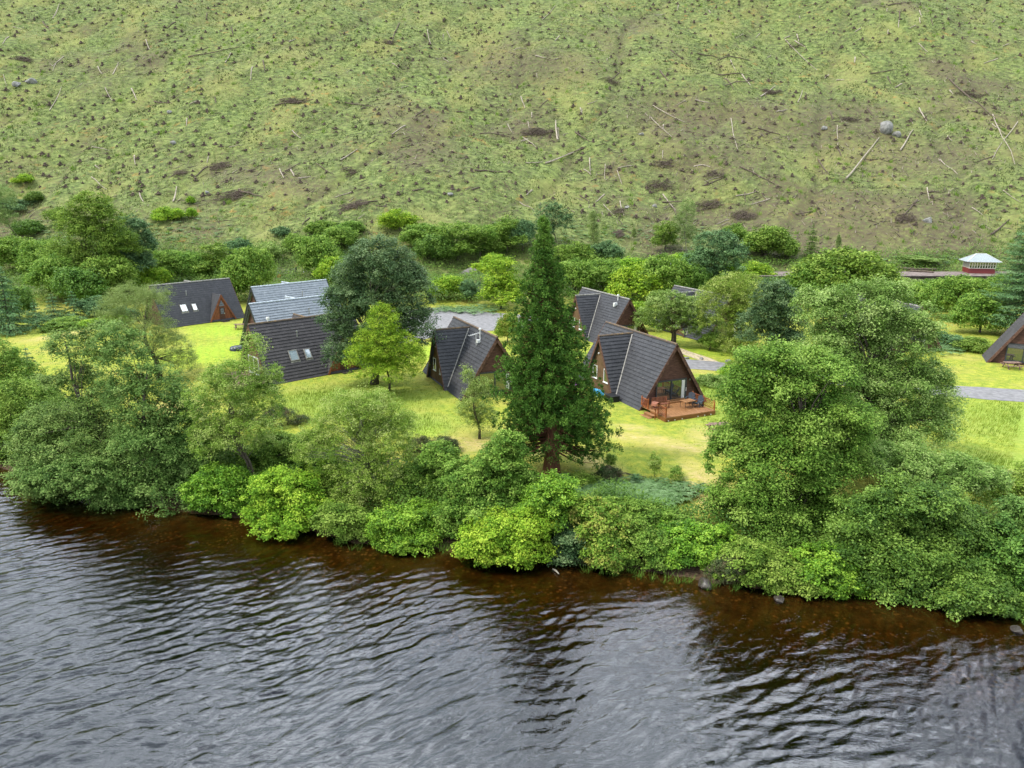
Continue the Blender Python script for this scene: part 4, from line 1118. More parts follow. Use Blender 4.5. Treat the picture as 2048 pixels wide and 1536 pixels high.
seg(560, 340, 567, 358, .2, W_, "short pale snag on the left middle slope", .3)
seg(570, 345, 600, 330, .2, D_, "dark log leaning by the short pale snag", .4)
seg(680, 322, 715, 300, .2, W_, "pale log leaning up to the right in the middle left slope")
seg(632, 328, 668, 350, .15, D_, "thin dark log downslope in the middle left")
seg(480, 386, 525, 398, .25, D_, "pale-ended log on top of the brash bank above the left cabins", .6)
seg(690, 418, 755, 405, .24, D_, "dark log on the brash heap above the dark round tree", .4)
seg(950, 342, 1005, 345, .25, D_, "dark log lying level below the middle of the slope")
seg(960, 268, 1020, 275, .17, D_, "thin dark log level in the middle of the slope")
seg(585, 262, 602, 278, .18, W_, "short pale log in the middle left slope")
seg(855, 60, 862, 90, .16, W_, "slim pale pole high above the middle")
seg(800, 48, 780, 90, .22, D_, "dark trunk in the shallow gully at the top middle", .3)
seg(1085, 40, 1110, 12, .15, W_, "slim pole high right of the middle")
rs = np.random.RandomState(21)
for k in range(210):
    px, py = rs.uniform(0, 2048), rs.uniform(2, 440)
    if py > 390 and px < 420: continue
    if px < 1000 and rs.rand() < .45: continue
    L_ = rs.uniform(10, 42) * (0.6 + py / 600); an = rs.choice([rs.uniform(-.5, .4), rs.uniform(.6, 1.4), rs.uniform(1.3, 1.8), rs.uniform(2.2, 2.9)], p=[.25, .3, .25, .2])
    dx, dy = L_ * math.cos(an), L_ * math.sin(an) * .8
    if py + dy > 455: continue
    pale = rs.rand() < .6
    o = log(ground(px, py), ground(px + dx, py + dy), rs.uniform(.10, .26), W_ if pale else D_, ("thin pale bare pole lying on the felled hillside" if pale else "thin dark branchy pole lying on the felled hillside"), "thin poles littering the felled hillside", .16)

def brash(px, py, w, n, label, mat="dead_dark"):
    g = ground(px, py); m = MB(); rr = random.Random(int(px * 3 + py))
    sc = g.y / FPX
    W2 = w * sc
    for _ in range(n):
        x = max(-W2 * .6, min(W2 * .6, rr.gauss(0, W2 * .35))); y = max(-1.6, min(1.6, rr.gauss(0, 1.0))); z0 = H(g.x + x, g.y + y) - g.z + rr.uniform(0, .7) * math.exp(-(x / W2) ** 2)
        a = rr.gauss(.5, .5); L_ = rr.uniform(.8, 2.6); d = Vector((math.cos(a), math.sin(a), rr.uniform(-.15, .35))) * L_
        c = Vector((x, y, z0)); m.tube([c - d / 2, c + Vector((0, 0, .08)), c + d / 2], [.05, .04, .02], 3, cap=False)
    o = m.build("brash_heap", MAT[mat], fix=False); o.location = g
    tag(o, label, "brash heap", "heaps of dead branches on the hillside")
for q in [(590, 205, 38, 240, "brown heap of dead branches left of the middle of the slope"), (440, 335, 26, 130, "flat heap of dead branches on the left middle slope"), (360, 348, 18, 90, "small brown bank of twigs on the left middle slope"),
          (470, 392, 55, 260, "long bank of dead branches above the left cabins"), (710, 412, 40, 200, "twiggy heap under the dark log above the round tree"), (1075, 265, 45, 320, "dark hollow heap of roots and branches beside the upright trunk"),
          (1225, 165, 24, 120, "brown heap on the upper slope right of centre"), (1545, 186, 30, 200, "dense dark heap beside the pale log on the right slope"), (1330, 330, 30, 150, "brown brash in the middle right slope"),
          (1320, 372, 40, 220, "rounded brown heap low on the slope above the pale birch"), (1430, 350, 30, 140, "brash trailing down the middle right slope"), (1420, 412, 40, 220, "brown brash heap above the ash tree"),
          (1490, 432, 36, 220, "flat grey brash above the round bush, right of the birch"), (1700, 240, 26, 160, "grey brash streaming down left of the largest boulder"), (1940, 190, 44, 200, "dark brash around the trunk at the upper right"),
          (1810, 440, 30, 160, "rusty brash low on the right slope"), (1240, 425, 22, 90, "small dark bush of dead twigs above the right cabins"), (1238, 470, 10, 110, "round brown dead bush above the right cabins"),
          (700, 345, 22, 80, "little brown bank in the middle left slope"), (1590, 95, 25, 90, "thin brash high on the right slope"), (780, 88, 18, 120, "brash lying in the gully at the top middle"), (50, 120, 24, 160, "brash in the eroded gully at the left edge")]:
    brash(*q)
# ------------------------------------------------------------------ foliage
def unit(v): return v / (np.linalg.norm(v, axis=1)[:, None] + 1e-9)
def leaf_quads(P, N, size, asp, rs_, axis=None):
    """one bent diamond-shaped leaf per point: two triangles folded along the midrib would double the count, so a quad with a lifted tip"""
    n = len(P); N = unit(N)
    A = axis if axis is not None else rs_.normal(size=(n, 3))
    A = unit(A - (A * N).sum(1)[:, None] * N); B = np.cross(N, A)
    s = (size * rs_.uniform(.65, 1.3, n))[:, None]
    w = s * asp
    V = np.stack([P - A * s * .5, P + B * w * .5 + N * s * .06, P + A * s * .5 - N * s * .10, P - B * w * .5 + N * s * .06], 1).reshape(-1, 3)
    return V
def crown_points(lobes, n_leaves, clump_r, rs_, up=.55, inner=.25, flat=.75, gap=0.0):
    """lobes: (cx,cy,cz,rx,ry,rz). clumps -> sprigs -> leaves"""
    L = np.array(lobes, float)
    area = np.array([4 * math.pi * ((l[3] * l[4]) ** 1.6 / 3 + (l[3] * l[5]) ** 1.6 / 3 + (l[4] * l[5]) ** 1.6 / 3) ** (1 / 1.6) for l in L])
    nc = np.maximum(6, (area / (clump_r ** 2 * 1.35)).astype(int))
    C, D, LI = [], [], []
    for i, l in enumerate(L):
        d = unit(rs_.normal(size=(nc[i], 3)))
        d[:, 2] = np.where(d[:, 2] < -.55, -d[:, 2] * .6, d[:, 2]); d = unit(d)
        r = np.where(rs_.rand(nc[i]) < inner, rs_.uniform(.25, .75, nc[i]), rs_.uniform(.78, 1.06, nc[i]))
        r = r * (1 + .30 * fbm(d[:, 0] * 2.3 + i * 7, d[:, 1] * 2.3 + d[:, 2] * 2.1, 3 + i, 2))
        C.append(l[:3] + d * r[:, None] * l[3:6]); D.append(unit(d / l[3:6])); LI.append(np.full(nc[i], i))
    C = np.concatenate(C); D = np.concatenate(D); LI = np.concatenate(LI)
    deep = np.zeros(len(C), bool)
    for i, l in enumerate(L):
        q = np.sqrt((((C - l[:3]) / l[3:6]) ** 2).sum(1)); deep |= (q < .55) & (LI != i)
    keep = ~deep | (rs_.rand(len(C)) < .25)
    if gap > 0: keep &= rs_.rand(len(C)) > gap
    C, D = C[keep], D[keep]
    nC = len(C); cr = clump_r * rs_.uniform(.5, 1.5, nC)
    ns = 11; nl = max(3, int(round(n_leaves / (nC * ns))))
    sd = unit(rs_.normal(size=(nC, ns, 3)).reshape(-1, 3) + .75 * np.repeat(D, ns, 0) + np.array([0, 0, up * .6]))
    S = np.repeat(C, ns, 0) + sd * (np.repeat(cr, ns) * rs_.uniform(.45, 1.05, nC * ns))[:, None] * np.array([1, 1, flat])
    sr = np.repeat(cr, ns) * .30
    P = np.repeat(S, nl, 0) + rs_.normal(size=(len(S) * nl, 3)) * np.repeat(sr, nl)[:, None] * np.array([1, 1, .55])
    N = np.repeat(sd, nl, 0) * .55 + np.array([0, 0, up]) + rs_.normal(size=P.shape) * .42
    tint = (.5 + .19 * np.repeat(rs_.normal(size=nC), ns * nl) + .10 * np.repeat(rs_.normal(size=nC * ns), nl) + .12 * rs_.normal(size=len(P)))
    return P, N, np.clip(tint, 0, 1), C
def branches(mb, base, C, trunk_r, rs_, n_limb, top_f=.75, lean=None, n=7, splitz=.3):
    C = np.asarray(C); ctr = C.mean(0); zt = C[:, 2].max()
    top = Vector((ctr[0] * .8 + base.x * .2, ctr[1] * .8 + base.y * .2, base.z + (zt - base.z) * top_f))
    T = []
    for k in range(8):
        f = k / 7; p = base.lerp(top, f); w = math.sin(f * 3.1) * .05 * (zt - base.z)
        T.append(Vector((p.x + w * math.sin(2 + f * 4), p.y + w * math.cos(f * 5), p.z)))
    T[0].z -= .35
    R_ = [trunk_r * (1.35 if k == 0 else 1) * (1 - .75 * k / 7) for k in range(8)]
    mb.tube(T, R_, n)
    idx = rs_.choice(len(C), min(n_limb, len(C)), replace=False)
    for i in idx:
        c = Vector(C[i]); f = min(max((c.z - base.z) / max(top.z - base.z, .1) * .62, splitz), .95)
        k = f * 7; a = T[int(k)].lerp(T[min(int(k) + 1, 7)], k - int(k)); r = trunk_r * (1 - .75 * f) * .42
        m1 = a.lerp(c, .45) + Vector((rs_.uniform(-.3, .3), rs_.uniform(-.3, .3), (c - a).length * .07))
        mb.tube([a, m1, c], [r, r * .55, r * .15], 5, cap=False)
TREE_ID = [100]
def tree(name, base, lobes, n_leaves, leaf, clump_r, mat, label, cat="tree", group=None, bark="bark", trunk_r=.22, n_limb=26, up=.55, inner=.25, asp=.62, gap=0., stems=1, flat=.75, crown_name="crown", top_f=.75, lean=None):
    TREE_ID[0] += 1; rs_ = np.random.RandomState(TREE_ID[0])
    leaf *= 1.02; P, N, tint, C = crown_points(lobes, n_leaves * 2.1, clump_r, rs_, up + .25, inner, flat, gap)
    b = np.array(base)
    keep = P[:, 2] > np.maximum(hgt(P[:, 0], P[:, 1]), WATER_Z) + .06
    P, N, tint = P[keep], N[keep], tint[keep]
    V = leaf_quads(P, N, leaf, asp, rs_) - b
    F = np.arange(len(V)).reshape(-1, 4)
    root = empty(name, Vector(base), 0, label, cat, group)
    link(crown_name, np_mesh(name + "_crown", V, F, MAT[mat], tint=np.repeat(tint, 4)), root)
    mb = MB()
    for s in range(stems):
        off = Vector((0, 0, 0)) if stems == 1 else Vector((math.cos(s * 2.2) * trunk_r * 1.6, math.sin(s * 2.2) * trunk_r * 1.6, 0))
        sub = C if stems == 1 else C[rs_.choice(len(C), max(6, len(C) // stems))]
        branches(mb, Vector(base) + off, sub, trunk_r, rs_, max(6, n_limb // stems), top_f)
    mb.v = [tuple(np.array(v) - b) for v in mb.v]
    mb.build("trunk", MAT[bark], root, smooth=True, fix=False)
    return root
def px_lobes(Y, L, dseed=0):
    """crown volumes given where the photo shows them: (px, py, rx_px, rz_px[, depth offset m]) at ground distance Y"""
    rr = random.Random(dseed); out = []
    for q in L:
        dy = q[4] if len(q) > 4 else rr.uniform(-.8, .8)
        c = at_depth(q[0], q[1], Y + dy); s = (c - Vector((0, 0, CAM_Z))).dot(Vector((0, math.cos(PITCH), -math.sin(PITCH)))) / FPX
        rx = q[2] * s; rz = q[3] * s
        out.append((c.x, c.y, c.z, rx, (rx + rz) / 2 * .85, rz * 1.0))
    return out
def ptree(name, bpx, bpy_, L, n, leaf, cr, mat, label, Y=None, **k):
    g = ground(bpx, bpy_)
    if Y is not None:
        g = at_depth(bpx, bpy_, Y); g.z = H(g.x, Y)
    if g.z < WATER_Z: g.z = WATER_Z - .2
    return tree(name, g, px_lobes(g.y, L, int(bpx)), n, leaf, cr, MAT and mat, label, **k)

def conifer(name, base, height, radius, mat, label, n_whorl=None, leaf=.3, bark="bark", shape=.85, droop=.25, z0=.06, group=None, cat="tree", dens=1.0, trunk_r=None, asp=.35, up_end=.0, curve=1.0, link_it=True):
    TREE_ID[0] += 1; rs_ = np.random.RandomState(TREE_ID[0]); nw = n_whorl or int(height * 2.2)
    P, N, A, TT = [], [], [], []; mb = MB(); tr = trunk_r or height * .016
    mb.tube([(0, 0, -.3), (0, 0, height * .1), (.05, .03, height * .5), (0, 0, height * .99)], [tr * 1.45, tr, tr * .6, .02], 9)
    for w in range(nw):
        f = (w + rs_.rand() * .6) / nw; z = height * (z0 + (1 - z0) * f) * .99
        rr_ = radius * (1 - f ** curve) ** shape * rs_.uniform(.85, 1.1) + .08
        nb_ = max(4, int(4 + 5 * (1 - f)) + int(dens * 2)); a0 = rs_.rand() * 6.28
        for k in range(nb_):
            a = a0 + 6.28 * k / nb_ + rs_.normal() * .22; L_ = rr_ * rs_.uniform(.72, 1.12)
            d = np.array([math.cos(a), math.sin(a), 0])
            nn = max(4, int(L_ / leaf * 5.5 * dens))
            t = rs_.rand(nn) ** .75
            q = d[None] * (L_ * t)[:, None]; q[:, 2] = z + L_ * (-droop * t + up_end * t ** 3) + .02 * height * (1 - t) * 0
            side = np.array([-d[1], d[0], 0]); sw = (1 - t * .75) * L_ * .26 * rs_.normal(size=nn)
            q += side[None] * sw[:, None] + rs_.normal(size=(nn, 3)) * leaf * .22
            q[:, 2] -= abs(sw) * .25
            ax = d[None] * .8 + side[None] * np.sign(sw)[:, None] * .6 + np.array([0, 0, -droop]) + rs_.normal(size=(nn, 3)) * .25
            P.append(q); A.append(ax); N.append(np.array([0, 0, 1.0])[None] + d[None] * .3 + rs_.normal(size=(nn, 3)) * .35)
            TT.append(.42 + .22 * t + .13 * rs_.normal() + .1 * rs_.normal(size=nn))
            if w % 2 == 0 and L_ > .8:
                mb.tube([(0, 0, z), tuple(d * L_ * .5 + np.array([0, 0, z - droop * L_ * .5])), tuple(d * L_ * .9 + np.array([0, 0, z + L_ * (-droop * .9 + up_end * .7)]))], [tr * .2 * (1 - f) + .015, tr * .12 * (1 - f) + .01, .008], 4, cap=False)
    P, N, A, TT = map(np.concatenate, (P, N, A, TT))
    V = leaf_quads(P, N, leaf, asp, rs_, axis=A); F = np.arange(len(V)).reshape(-1, 4)
    me_ = np_mesh(name + "_crown", V, F, MAT[mat], tint=np.repeat(np.clip(TT, 0, 1), 4))
    root = empty(name, base, 0, label, cat, group)
    link("crown", me_, root); mb.build("trunk", MAT[bark], root, smooth=True, fix=False)
    return root

# --- the giant conifer (dense upswept sprays, bare red trunk at the foot)
def giant():
    rs_ = np.random.RandomState(5); base = ground(1103, 945); hgt_t = at_depth(1087, 434, base.y).z - base.z; topx = at_depth(1087, 428, base.y).x
    root = empty("giant_conifer", base, 0, "tallest tree of the picture, dark green conical giant conifer with a thick red-brown trunk", "tree")
    lean = topx - base.x
    P, N, A, TT = [], [], [], []; mb = MB()
    tr = .54
    mb.tube([(0, 0, -.4), (0, 0, .25), (0, 0, 1.2), (.02, 0, 3.5), (lean * .5, 0, hgt_t * .5), (lean, 0, hgt_t * .99)], [tr * 1.5, tr * 1.22, tr, tr * .8, tr * .42, .03], 14)
    # half widths measured down the photo: fraction of height from the top, radius in metres
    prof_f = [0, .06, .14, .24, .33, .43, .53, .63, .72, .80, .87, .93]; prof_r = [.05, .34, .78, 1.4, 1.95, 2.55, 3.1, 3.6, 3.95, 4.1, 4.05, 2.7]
    nw = 96
    for w in range(nw):
        f = .008 + .895 * ((w + rs_.rand() * .5) / nw) ** .85; z = hgt_t * (1 - f); Rm = np.interp(f, prof_f, prof_r)
        nb_ = int(5 + 5 * min(1, Rm)); a0 = rs_.rand() * 6.28
        for k in range(nb_):
            a = a0 + 6.28 * k / nb_ + rs_.normal() * .25
            side_fac = 1 + .13 * math.cos(a) * (1 if f > .7 else -.2)
            L_ = Rm * side_fac * rs_.uniform(.62, 1.16); d = np.array([math.cos(a), math.sin(a), 0]); side = np.array([-d[1], d[0], 0])
            c0 = np.array([lean * (1 - f), 0, z]); drop = .35 if f > .3 else .05
            ncl = max(2, int(L_ / .42)); gapb = rs_.rand() < (.22 if f > .8 else .05)
            if gapb or (f > .745 and abs(a % 6.283 - 4.712) < .9 and rs_.rand() < .85): continue
            for j in range(ncl):
                t = .30 + .70 * (j + rs_.rand()) / ncl
                c = c0 + d * L_ * t + np.array([0, 0, L_ * (-drop * t + .30 * t ** 3)]) + side * rs_.normal() * .22 * L_ * t + rs_.normal(size=3) * .08
                nn = int(34 * (.6 + .6 * t)); R0 = .30 * rs_.uniform(.7, 1.25)
                dd = unit(rs_.normal(size=(nn, 3)) + d * .7 + np.array([0, 0, .55]))
                q = c + dd * R0 * rs_.uniform(.3, 1, nn)[:, None]
                P.append(q); A.append(dd + np.array([0, 0, .35])); N.append(np.cross(dd, rs_.normal(size=(nn, 3))) + np.array([0, 0, .3]))
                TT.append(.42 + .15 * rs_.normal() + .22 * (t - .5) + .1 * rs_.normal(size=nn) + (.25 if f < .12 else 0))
            if L_ > .9:
                e = c0 + d * L_ * .85 + np.array([0, 0, L_ * (-drop * .85 + .18)])
                m1 = c0 + d * L_ * .45 + np.array([0, 0, -drop * L_ * .45])
                mb.tube([tuple(c0), tuple(m1), tuple(e)], [.05 + .012 * Rm, .03, .01], 4, cap=False)
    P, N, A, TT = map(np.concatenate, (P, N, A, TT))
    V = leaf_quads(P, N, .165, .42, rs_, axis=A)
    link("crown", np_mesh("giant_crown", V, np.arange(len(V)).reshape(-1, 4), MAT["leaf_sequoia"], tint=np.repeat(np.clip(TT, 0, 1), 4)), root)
    mb.build("trunk", MAT["bark_red"], root, smooth=True, fix=False)
giant()

# --- named trees, left to right along the shore and lawn
ptree("alder_tree", 240, 930, [(150, 700, 50, 38, -.5), (205, 668, 22, 22), (95, 765, 24, 15), (120, 860, 75, 52), (170, 930, 95, 95, -1.5), (95, 900, 60, 70, 0), (135, 1000, 85, 48, -2.5), (200, 830, 50, 50), (165, 770, 45, 35)], 44000, .15, .55, "leaf_alder",
      "tall open alder leaning over the water at far left, bare limbs at its top", trunk_r=.2, n_limb=60, gap=.03, top_f=.9)
ptree("alder_tree", 330, 965, [(240, 705, 50, 50), (290, 790, 85, 60), (350, 850, 70, 60), (300, 900, 80, 70, -1), (345, 985, 75, 45, -2), (410, 930, 55, 55, -.5), (240, 980, 60, 50, -1.5)], 40000, .15, .55, "leaf_alder",
      "broad dark alder right of the leaning one, its lowest branches touching the water", trunk_r=.2, n_limb=50)
ptree("alder_tree", 40, 900, [(45, 810, 60, 50), (20, 880, 60, 60), (60, 860, 45, 50), (0, 930, 40, 35, -1)], 20000, .16, .55, "leaf_mid", "bushy alder at the left edge of the picture above the water", trunk_r=.16)
ptree("shrub_tree", 30, 830, [(30, 760, 50, 38), (0, 720, 35, 40), (-20, 790, 60, 50)], 11000, .18, .55, "leaf_mid", "rounded leafy bush at the left edge above the bushy alder", Y=66, trunk_r=.1)
ptree("willow_tree", 318, 757, [(265, 620, 60, 48), (225, 640, 30, 40), (310, 600, 32, 30), (290, 670, 60, 45), (330, 700, 50, 42), (360, 730, 35, 30)], 30000, .13, .5, "leaf_willow",
      "soft grey-green willow with several stems on the lawn in front of the farthest-left cabin", trunk_r=.14, n_limb=60, stems=3, asp=.34, gap=.05)
ptree("hazel_tree", 505, 985, [(470, 760, 60, 38), (440, 815, 62, 50), (510, 815, 55, 55), (480, 870, 70, 45), (425, 880, 40, 40), (505, 700, 14, 34), (540, 760, 20, 28)], 28000, .12, .45, "leaf_hawthorn",
      "light green thin-stemmed tree in front of the front-left cabin's deck", trunk_r=.09, n_limb=60, stems=3, asp=.5, gap=.12)
ptree("hawthorn_tree", 748, 975, [(700, 820, 60, 36), (755, 830, 60, 45), (690, 880, 80, 50), (770, 900, 60, 60), (640, 900, 45, 40), (730, 960, 75, 50, -1), (700, 1010, 50, 32, -2), (790, 850, 35, 35)], 40000, .11, .45, "leaf_hawthorn",
      "spreading yellow-green hawthorn with pale twigs in the middle of the bank", trunk_r=.15, bark="bark_pale", n_limb=110, asp=.5, gap=.1)
ptree("sycamore_tree", 748, 768, [(760, 530, 62, 50), (715, 560, 45, 45), (740, 630, 70, 60), (690, 610, 45, 45), (815, 590, 45, 60), (825, 660, 42, 55), (700, 700, 45, 45), (760, 700, 60, 50), (665, 650, 25, 22), (800, 560, 40, 40)], 60000, .17, .62, "leaf_dark",
      "big dark green domed tree between the front-left cabin and the cabin with the aerial", trunk_r=.4, n_limb=40, gap=.1)
ptree("rowan_tree", 778, 782, [(765, 650, 30, 42, -2), (770, 690, 60, 38, -2.2), (735, 715, 45, 32, -2), (810, 715, 42, 32, -2), (775, 742, 62, 24, -2.2)], 18000, .15, .42, "leaf_bright",
      "small bright yellow-green tree standing in front of the big dark domed tree", trunk_r=.12, n_limb=40, gap=.08, asp=.45)
ptree("rowan_tree", 958, 878, [(955, 800, 30, 28), (940, 830, 26, 30), (970, 840, 24, 30), (935, 755, 9, 22), (957, 775, 22, 22)], 9000, .11, .3, "leaf_pale",
      "slender small rowan in front of the cabin with the aerial, left of the giant conifer", trunk_r=.05, n_limb=50, stems=3, asp=.4, gap=.1)
ptree("oak_tree", 1625, 1110, [(1530, 745, 55, 48), (1610, 760, 70, 60, .5), (1560, 830, 85, 60), (1650, 850, 75, 60), (1490, 800, 40, 45), (1480, 910, 55, 55), (1570, 930, 90, 65, -1), (1650, 945, 55, 55), (1500, 1010, 65, 50, -1), (1590, 1040, 70, 55, -1.5), (1690, 900, 40, 45), (1540, 1080, 60, 40, -1.5)], 95000, .15, .75, "leaf_mid",
      "huge bright green oak on the right bank, left one of the two biggest trees", trunk_r=.42, n_limb=50, Y=42.5)
ptree("beech_tree", 1720, 985, [(1640, 620, 60, 38), (1720, 630, 85, 52), (1800, 680, 75, 55), (1690, 700, 80, 60), (1780, 770, 90, 60), (1860, 770, 50, 50, .5), (1720, 800, 80, 60), (1810, 860, 85, 50), (1880, 830, 38, 35), (1700, 880, 50, 50), (1850, 640, 40, 22), (1745, 585, 60, 20), (1655, 730, 50, 55, -1.5), (1700, 860, 60, 60, -2.5), (1770, 900, 75, 45, -2.5)], 100000, .14, .65, "leaf_pale",
      "huge spreading grey-green tree behind the oak on the right, its boughs reaching over the road", trunk_r=.42, n_limb=110, Y=50, asp=.6, gap=.12)
ptree("beech_tree", 1800, 990, [(1790, 925, 70, 35), (1880, 950, 100, 35), (1960, 960, 50, 28), (1830, 970, 70, 25)], 26000, .13, .45, "leaf_pale", "low spreading grey-green tree with layered boughs below the big right-hand tree", Y=43, trunk_r=.15, n_limb=60, gap=.1)
ptree("holly_oak", 1800, 1190, [(1750, 1050, 75, 50), (1830, 1010, 80, 45), (1890, 1070, 85, 60), (1800, 1120, 100, 60, -1), (1880, 1160, 80, 50, -1.5), (1700, 1120, 60, 45, -1), (1790, 1190, 70, 32, -2), (1930, 1120, 45, 50)], 75000, .145, .62, "leaf_holly",
      "wide glossy green rounded tree overhanging the water at lower right", trunk_r=.22, n_limb=40, Y=38)
ptree("rhododendron_bush", 2010, 1200, [(2010, 1120, 60, 60), (1990, 1180, 60, 45, -1), (2050, 1170, 60, 60)], 22000, .15, .42, "leaf_holly", "dark glossy rhododendron at the lower right edge over the water", cat="bush", Y=37, trunk_r=.08)
ptree("rowan_tree", 1985, 1110, [(1990, 1010, 60, 50), (2040, 990, 50, 60), (1960, 1060, 35, 30)], 15000, .13, .45, "leaf_hawthorn", "light green airy tree at the right edge above the dark rhododendron", Y=45, trunk_r=.1, gap=.1)
ptree("apple_tree", 1345, 692, [(1335, 610, 45, 26), (1310, 640, 36, 28), (1365, 640, 50, 34), (1410, 655, 32, 26), (1385, 612, 30, 20)], 24000, .15, .45, "leaf_pale",
      "spreading pale green tree with dark forked stems right of the cabin behind the deck cabin", trunk_r=.16, n_limb=60, stems=3, gap=.08)
ptree("birch_tree", 1480, 712, [(1475, 580, 60, 32), (1450, 630, 50, 45), (1500, 640, 48, 45), (1475, 690, 42, 30), (1430, 590, 30, 26)], 26000, .14, .48, "leaf_hawthorn",
      "olive-green fine-leaved tree hiding a cabin right of the pale forked tree", Y=88, trunk_r=.15, n_limb=50, gap=.1)
ptree("sycamore_tree", 1548, 720, [(1550, 605, 42, 40), (1530, 660, 45, 50), (1575, 690, 40, 35), (1570, 640, 40, 40)], 24000, .17, .5, "leaf_dark", "bluish dark tree between the olive tree and the big right-hand trees", Y=78, trunk_r=.18, n_limb=40)
ptree("ash_tree", 1428, 595, [(1430, 495, 42, 32), (1405, 530, 35, 34), (1460, 520, 36, 34), (1425, 560, 38, 28)], 18000, .25, .7, "leaf_spruce", "rounded blue-green tree standing above the bushes right of the birch", trunk_r=.2, n_limb=20)
ptree("birch_tree", 1371, 512, [(1374, 420, 16, 20), (1366, 450, 20, 26), (1378, 475, 18, 22)], 8000, .2, .5, "leaf_willow", "tall slim feathery birch at the slope foot right of the giant conifer", trunk_r=.1, bark="bark_pale", n_limb=20, asp=.35)
ptree("birch_tree", 1188, 498, [(1186, 440, 7, 18), (1188, 465, 8, 20), (1190, 485, 8, 12)], 3000, .2, .4, "leaf_willow", "very slender column-like young birch just right of the giant conifer's top", trunk_r=.07, n_limb=10, asp=.35)
ptree("birch_tree", 1112, 492, [(1100, 425, 26, 20), (1125, 445, 20, 24), (1090, 455, 22, 22)], 6000, .24, .55, "leaf_spruce", "thin open tree with dark branching stem behind the giant conifer's top", trunk_r=.1, n_limb=30, gap=.25)
ptree("ash_tree", 195, 590, [(180, 415, 38, 28), (215, 440, 28, 26), (150, 450, 36, 32), (190, 475, 50, 36), (140, 510, 38, 30), (240, 490, 34, 34), (200, 530, 50, 34)], 30000, .26, .75, "leaf_mid", "tallest bright green tree of the left background belt", trunk_r=.25, n_limb=40)
ptree("ash_tree", 262, 575, [(262, 465, 34, 30), (285, 490, 24, 26), (240, 500, 26, 30), (268, 525, 34, 28)], 16000, .25, .65, "leaf_spruce", "blue-green open-crowned tree right of the tallest tree in the left belt", trunk_r=.16, n_limb=40, gap=.1)
ptree("birch_tree", 42, 495, [(5, 400, 24, 28), (20, 440, 18, 20), (-5, 440, 20, 30)], 6000, .22, .55, "leaf_willow", "feathery birch with a dark leaning stem at the left edge below the slope", trunk_r=.09, n_limb=20, asp=.35)
def spruce(px, py, top, rpx, label, mat="leaf_spruce", Y=None, **k):
    g = ground(px, py)
    if Y: g = at_depth(px, py, Y); g.z = H(g.x, Y)
    hh = at_depth(px, top, g.y).z - g.z; s = g.y / FPX
    return conifer("spruce_tree", g, hh, rpx * s, mat, label, leaf=.3, group=None, **k)
spruce(22, 668, 520, 48, "big blue-green spruce at the left edge behind the lawn", dens=1.3)
spruce(-22, 660, 500, 46, "spruce cut by the left edge behind the big blue-green one", dens=1.2)
spruce(110, 640, 585, 34, "young blue-green spruce at the back edge of the left lawn, left one of the row")
spruce(150, 636, 580, 32, "young blue-green spruce at the back edge of the left lawn, right one of the row")
spruce(75, 655, 600, 30, "small spruce beside the big one at the left edge")
spruce(1620, 520, 445, 22, "small dark pointed spruce at the foot of the slope above the platform", mat="leaf_sequoia")
g = at_depth(2052, 640, 99); g.z = H(g.x, 99)
conifer("larch_tree", g, at_depth(2052, 350, 99).z - g.z, 6.2, "leaf_spruce", "tall dark drooping conifer at the right edge in front of the signal cabin", leaf=.28, droop=.35, up_end=.2, dens=1.6, z0=.12, shape=.6)
spruce(62, 760, 690, 26, "small dark young conifer on the lawn at far left", Y=73, mat="leaf_spruce")

# --- background belt: six shared crowns, copied
def proto(seed, kind, n=12000):
    rs_ = np.random.RandomState(seed)
    if kind == 'round': lobes = [(0, 0, .95, .75, .75, .55), (-.42, .1, .7, .52, .5, .5), (.45, -.1, .68, .5, .5, .48), (.1, -.3, .5, .6, .5, .42), (0, .2, 1.2, .42, .4, .34)]
    elif kind == 'low': lobes = [(-.5, 0, .5, .5, .45, .4), (.1, -.1, .62, .55, .5, .48), (.6, .1, .45, .45, .4, .36), (0, -.3, .35, .6, .5, .32)]
    elif kind == 'tall': lobes = [(0, 0, 1.7, .42, .4, .5), (-.25, 0, 1.2, .45, .4, .45), (.3, .1, 1.1, .45, .4, .45), (0, -.1, .65, .6, .5, .5)]
    else: lobes = [(0, 0, 1.3, .5, .5, .4), (-.5, .1, .95, .4, .35, .3), (.5, 0, 1.0, .42, .4, .3), (.1, -.2, .6, .45, .4, .35), (-.2, .1, .55, .4, .35, .3)]
    lobes = [tuple(v + (rs_.normal() * .06 if i < 3 else 0) for i, v in enumerate(l)) for l in lobes]
    for _ in range(7):
        a_ = rs_.rand() * 6.28; zz = rs_.uniform(.25, 1.0) * max(l[2] for l in lobes); q_ = rs_.uniform(.14, .3); lobes.append((math.cos(a_) * rs_.uniform(.5, .95), math.sin(a_) * .7, zz, q_ * 1.2, q_, q_))
    P, N, tint, C = crown_points(lobes, n, .17 if kind != 'open' else .14, rs_, gap=.12 if kind == 'open' else .03)
    k = P[:, 2] > .02; P, N, tint = P[k], N[k], tint[k]
    V = leaf_quads(P, N, .075 if kind != 'open' else .062, .62, rs_)
    mb = MB(); branches(mb, Vector((0, 0, 0)), C, .045, rs_, 26 if kind == 'open' else 14)
    me_t = bpy.data.meshes.new("belt_trunk"); me_t.from_pydata(mb.v, [], mb.f); me_t.materials.append(MAT["bark"]); me_t.update()
    return np_mesh("belt_crown", V, np.arange(len(V)).reshape(-1, 4), MAT["leaf_mid"], tint=np.repeat(tint, 4)), me_t
PR = {k: [proto(300 + i * 10 + j, k) for j in range(2)] for i, k in enumerate(('round', 'low', 'tall', 'open'))}
bushn = [0]
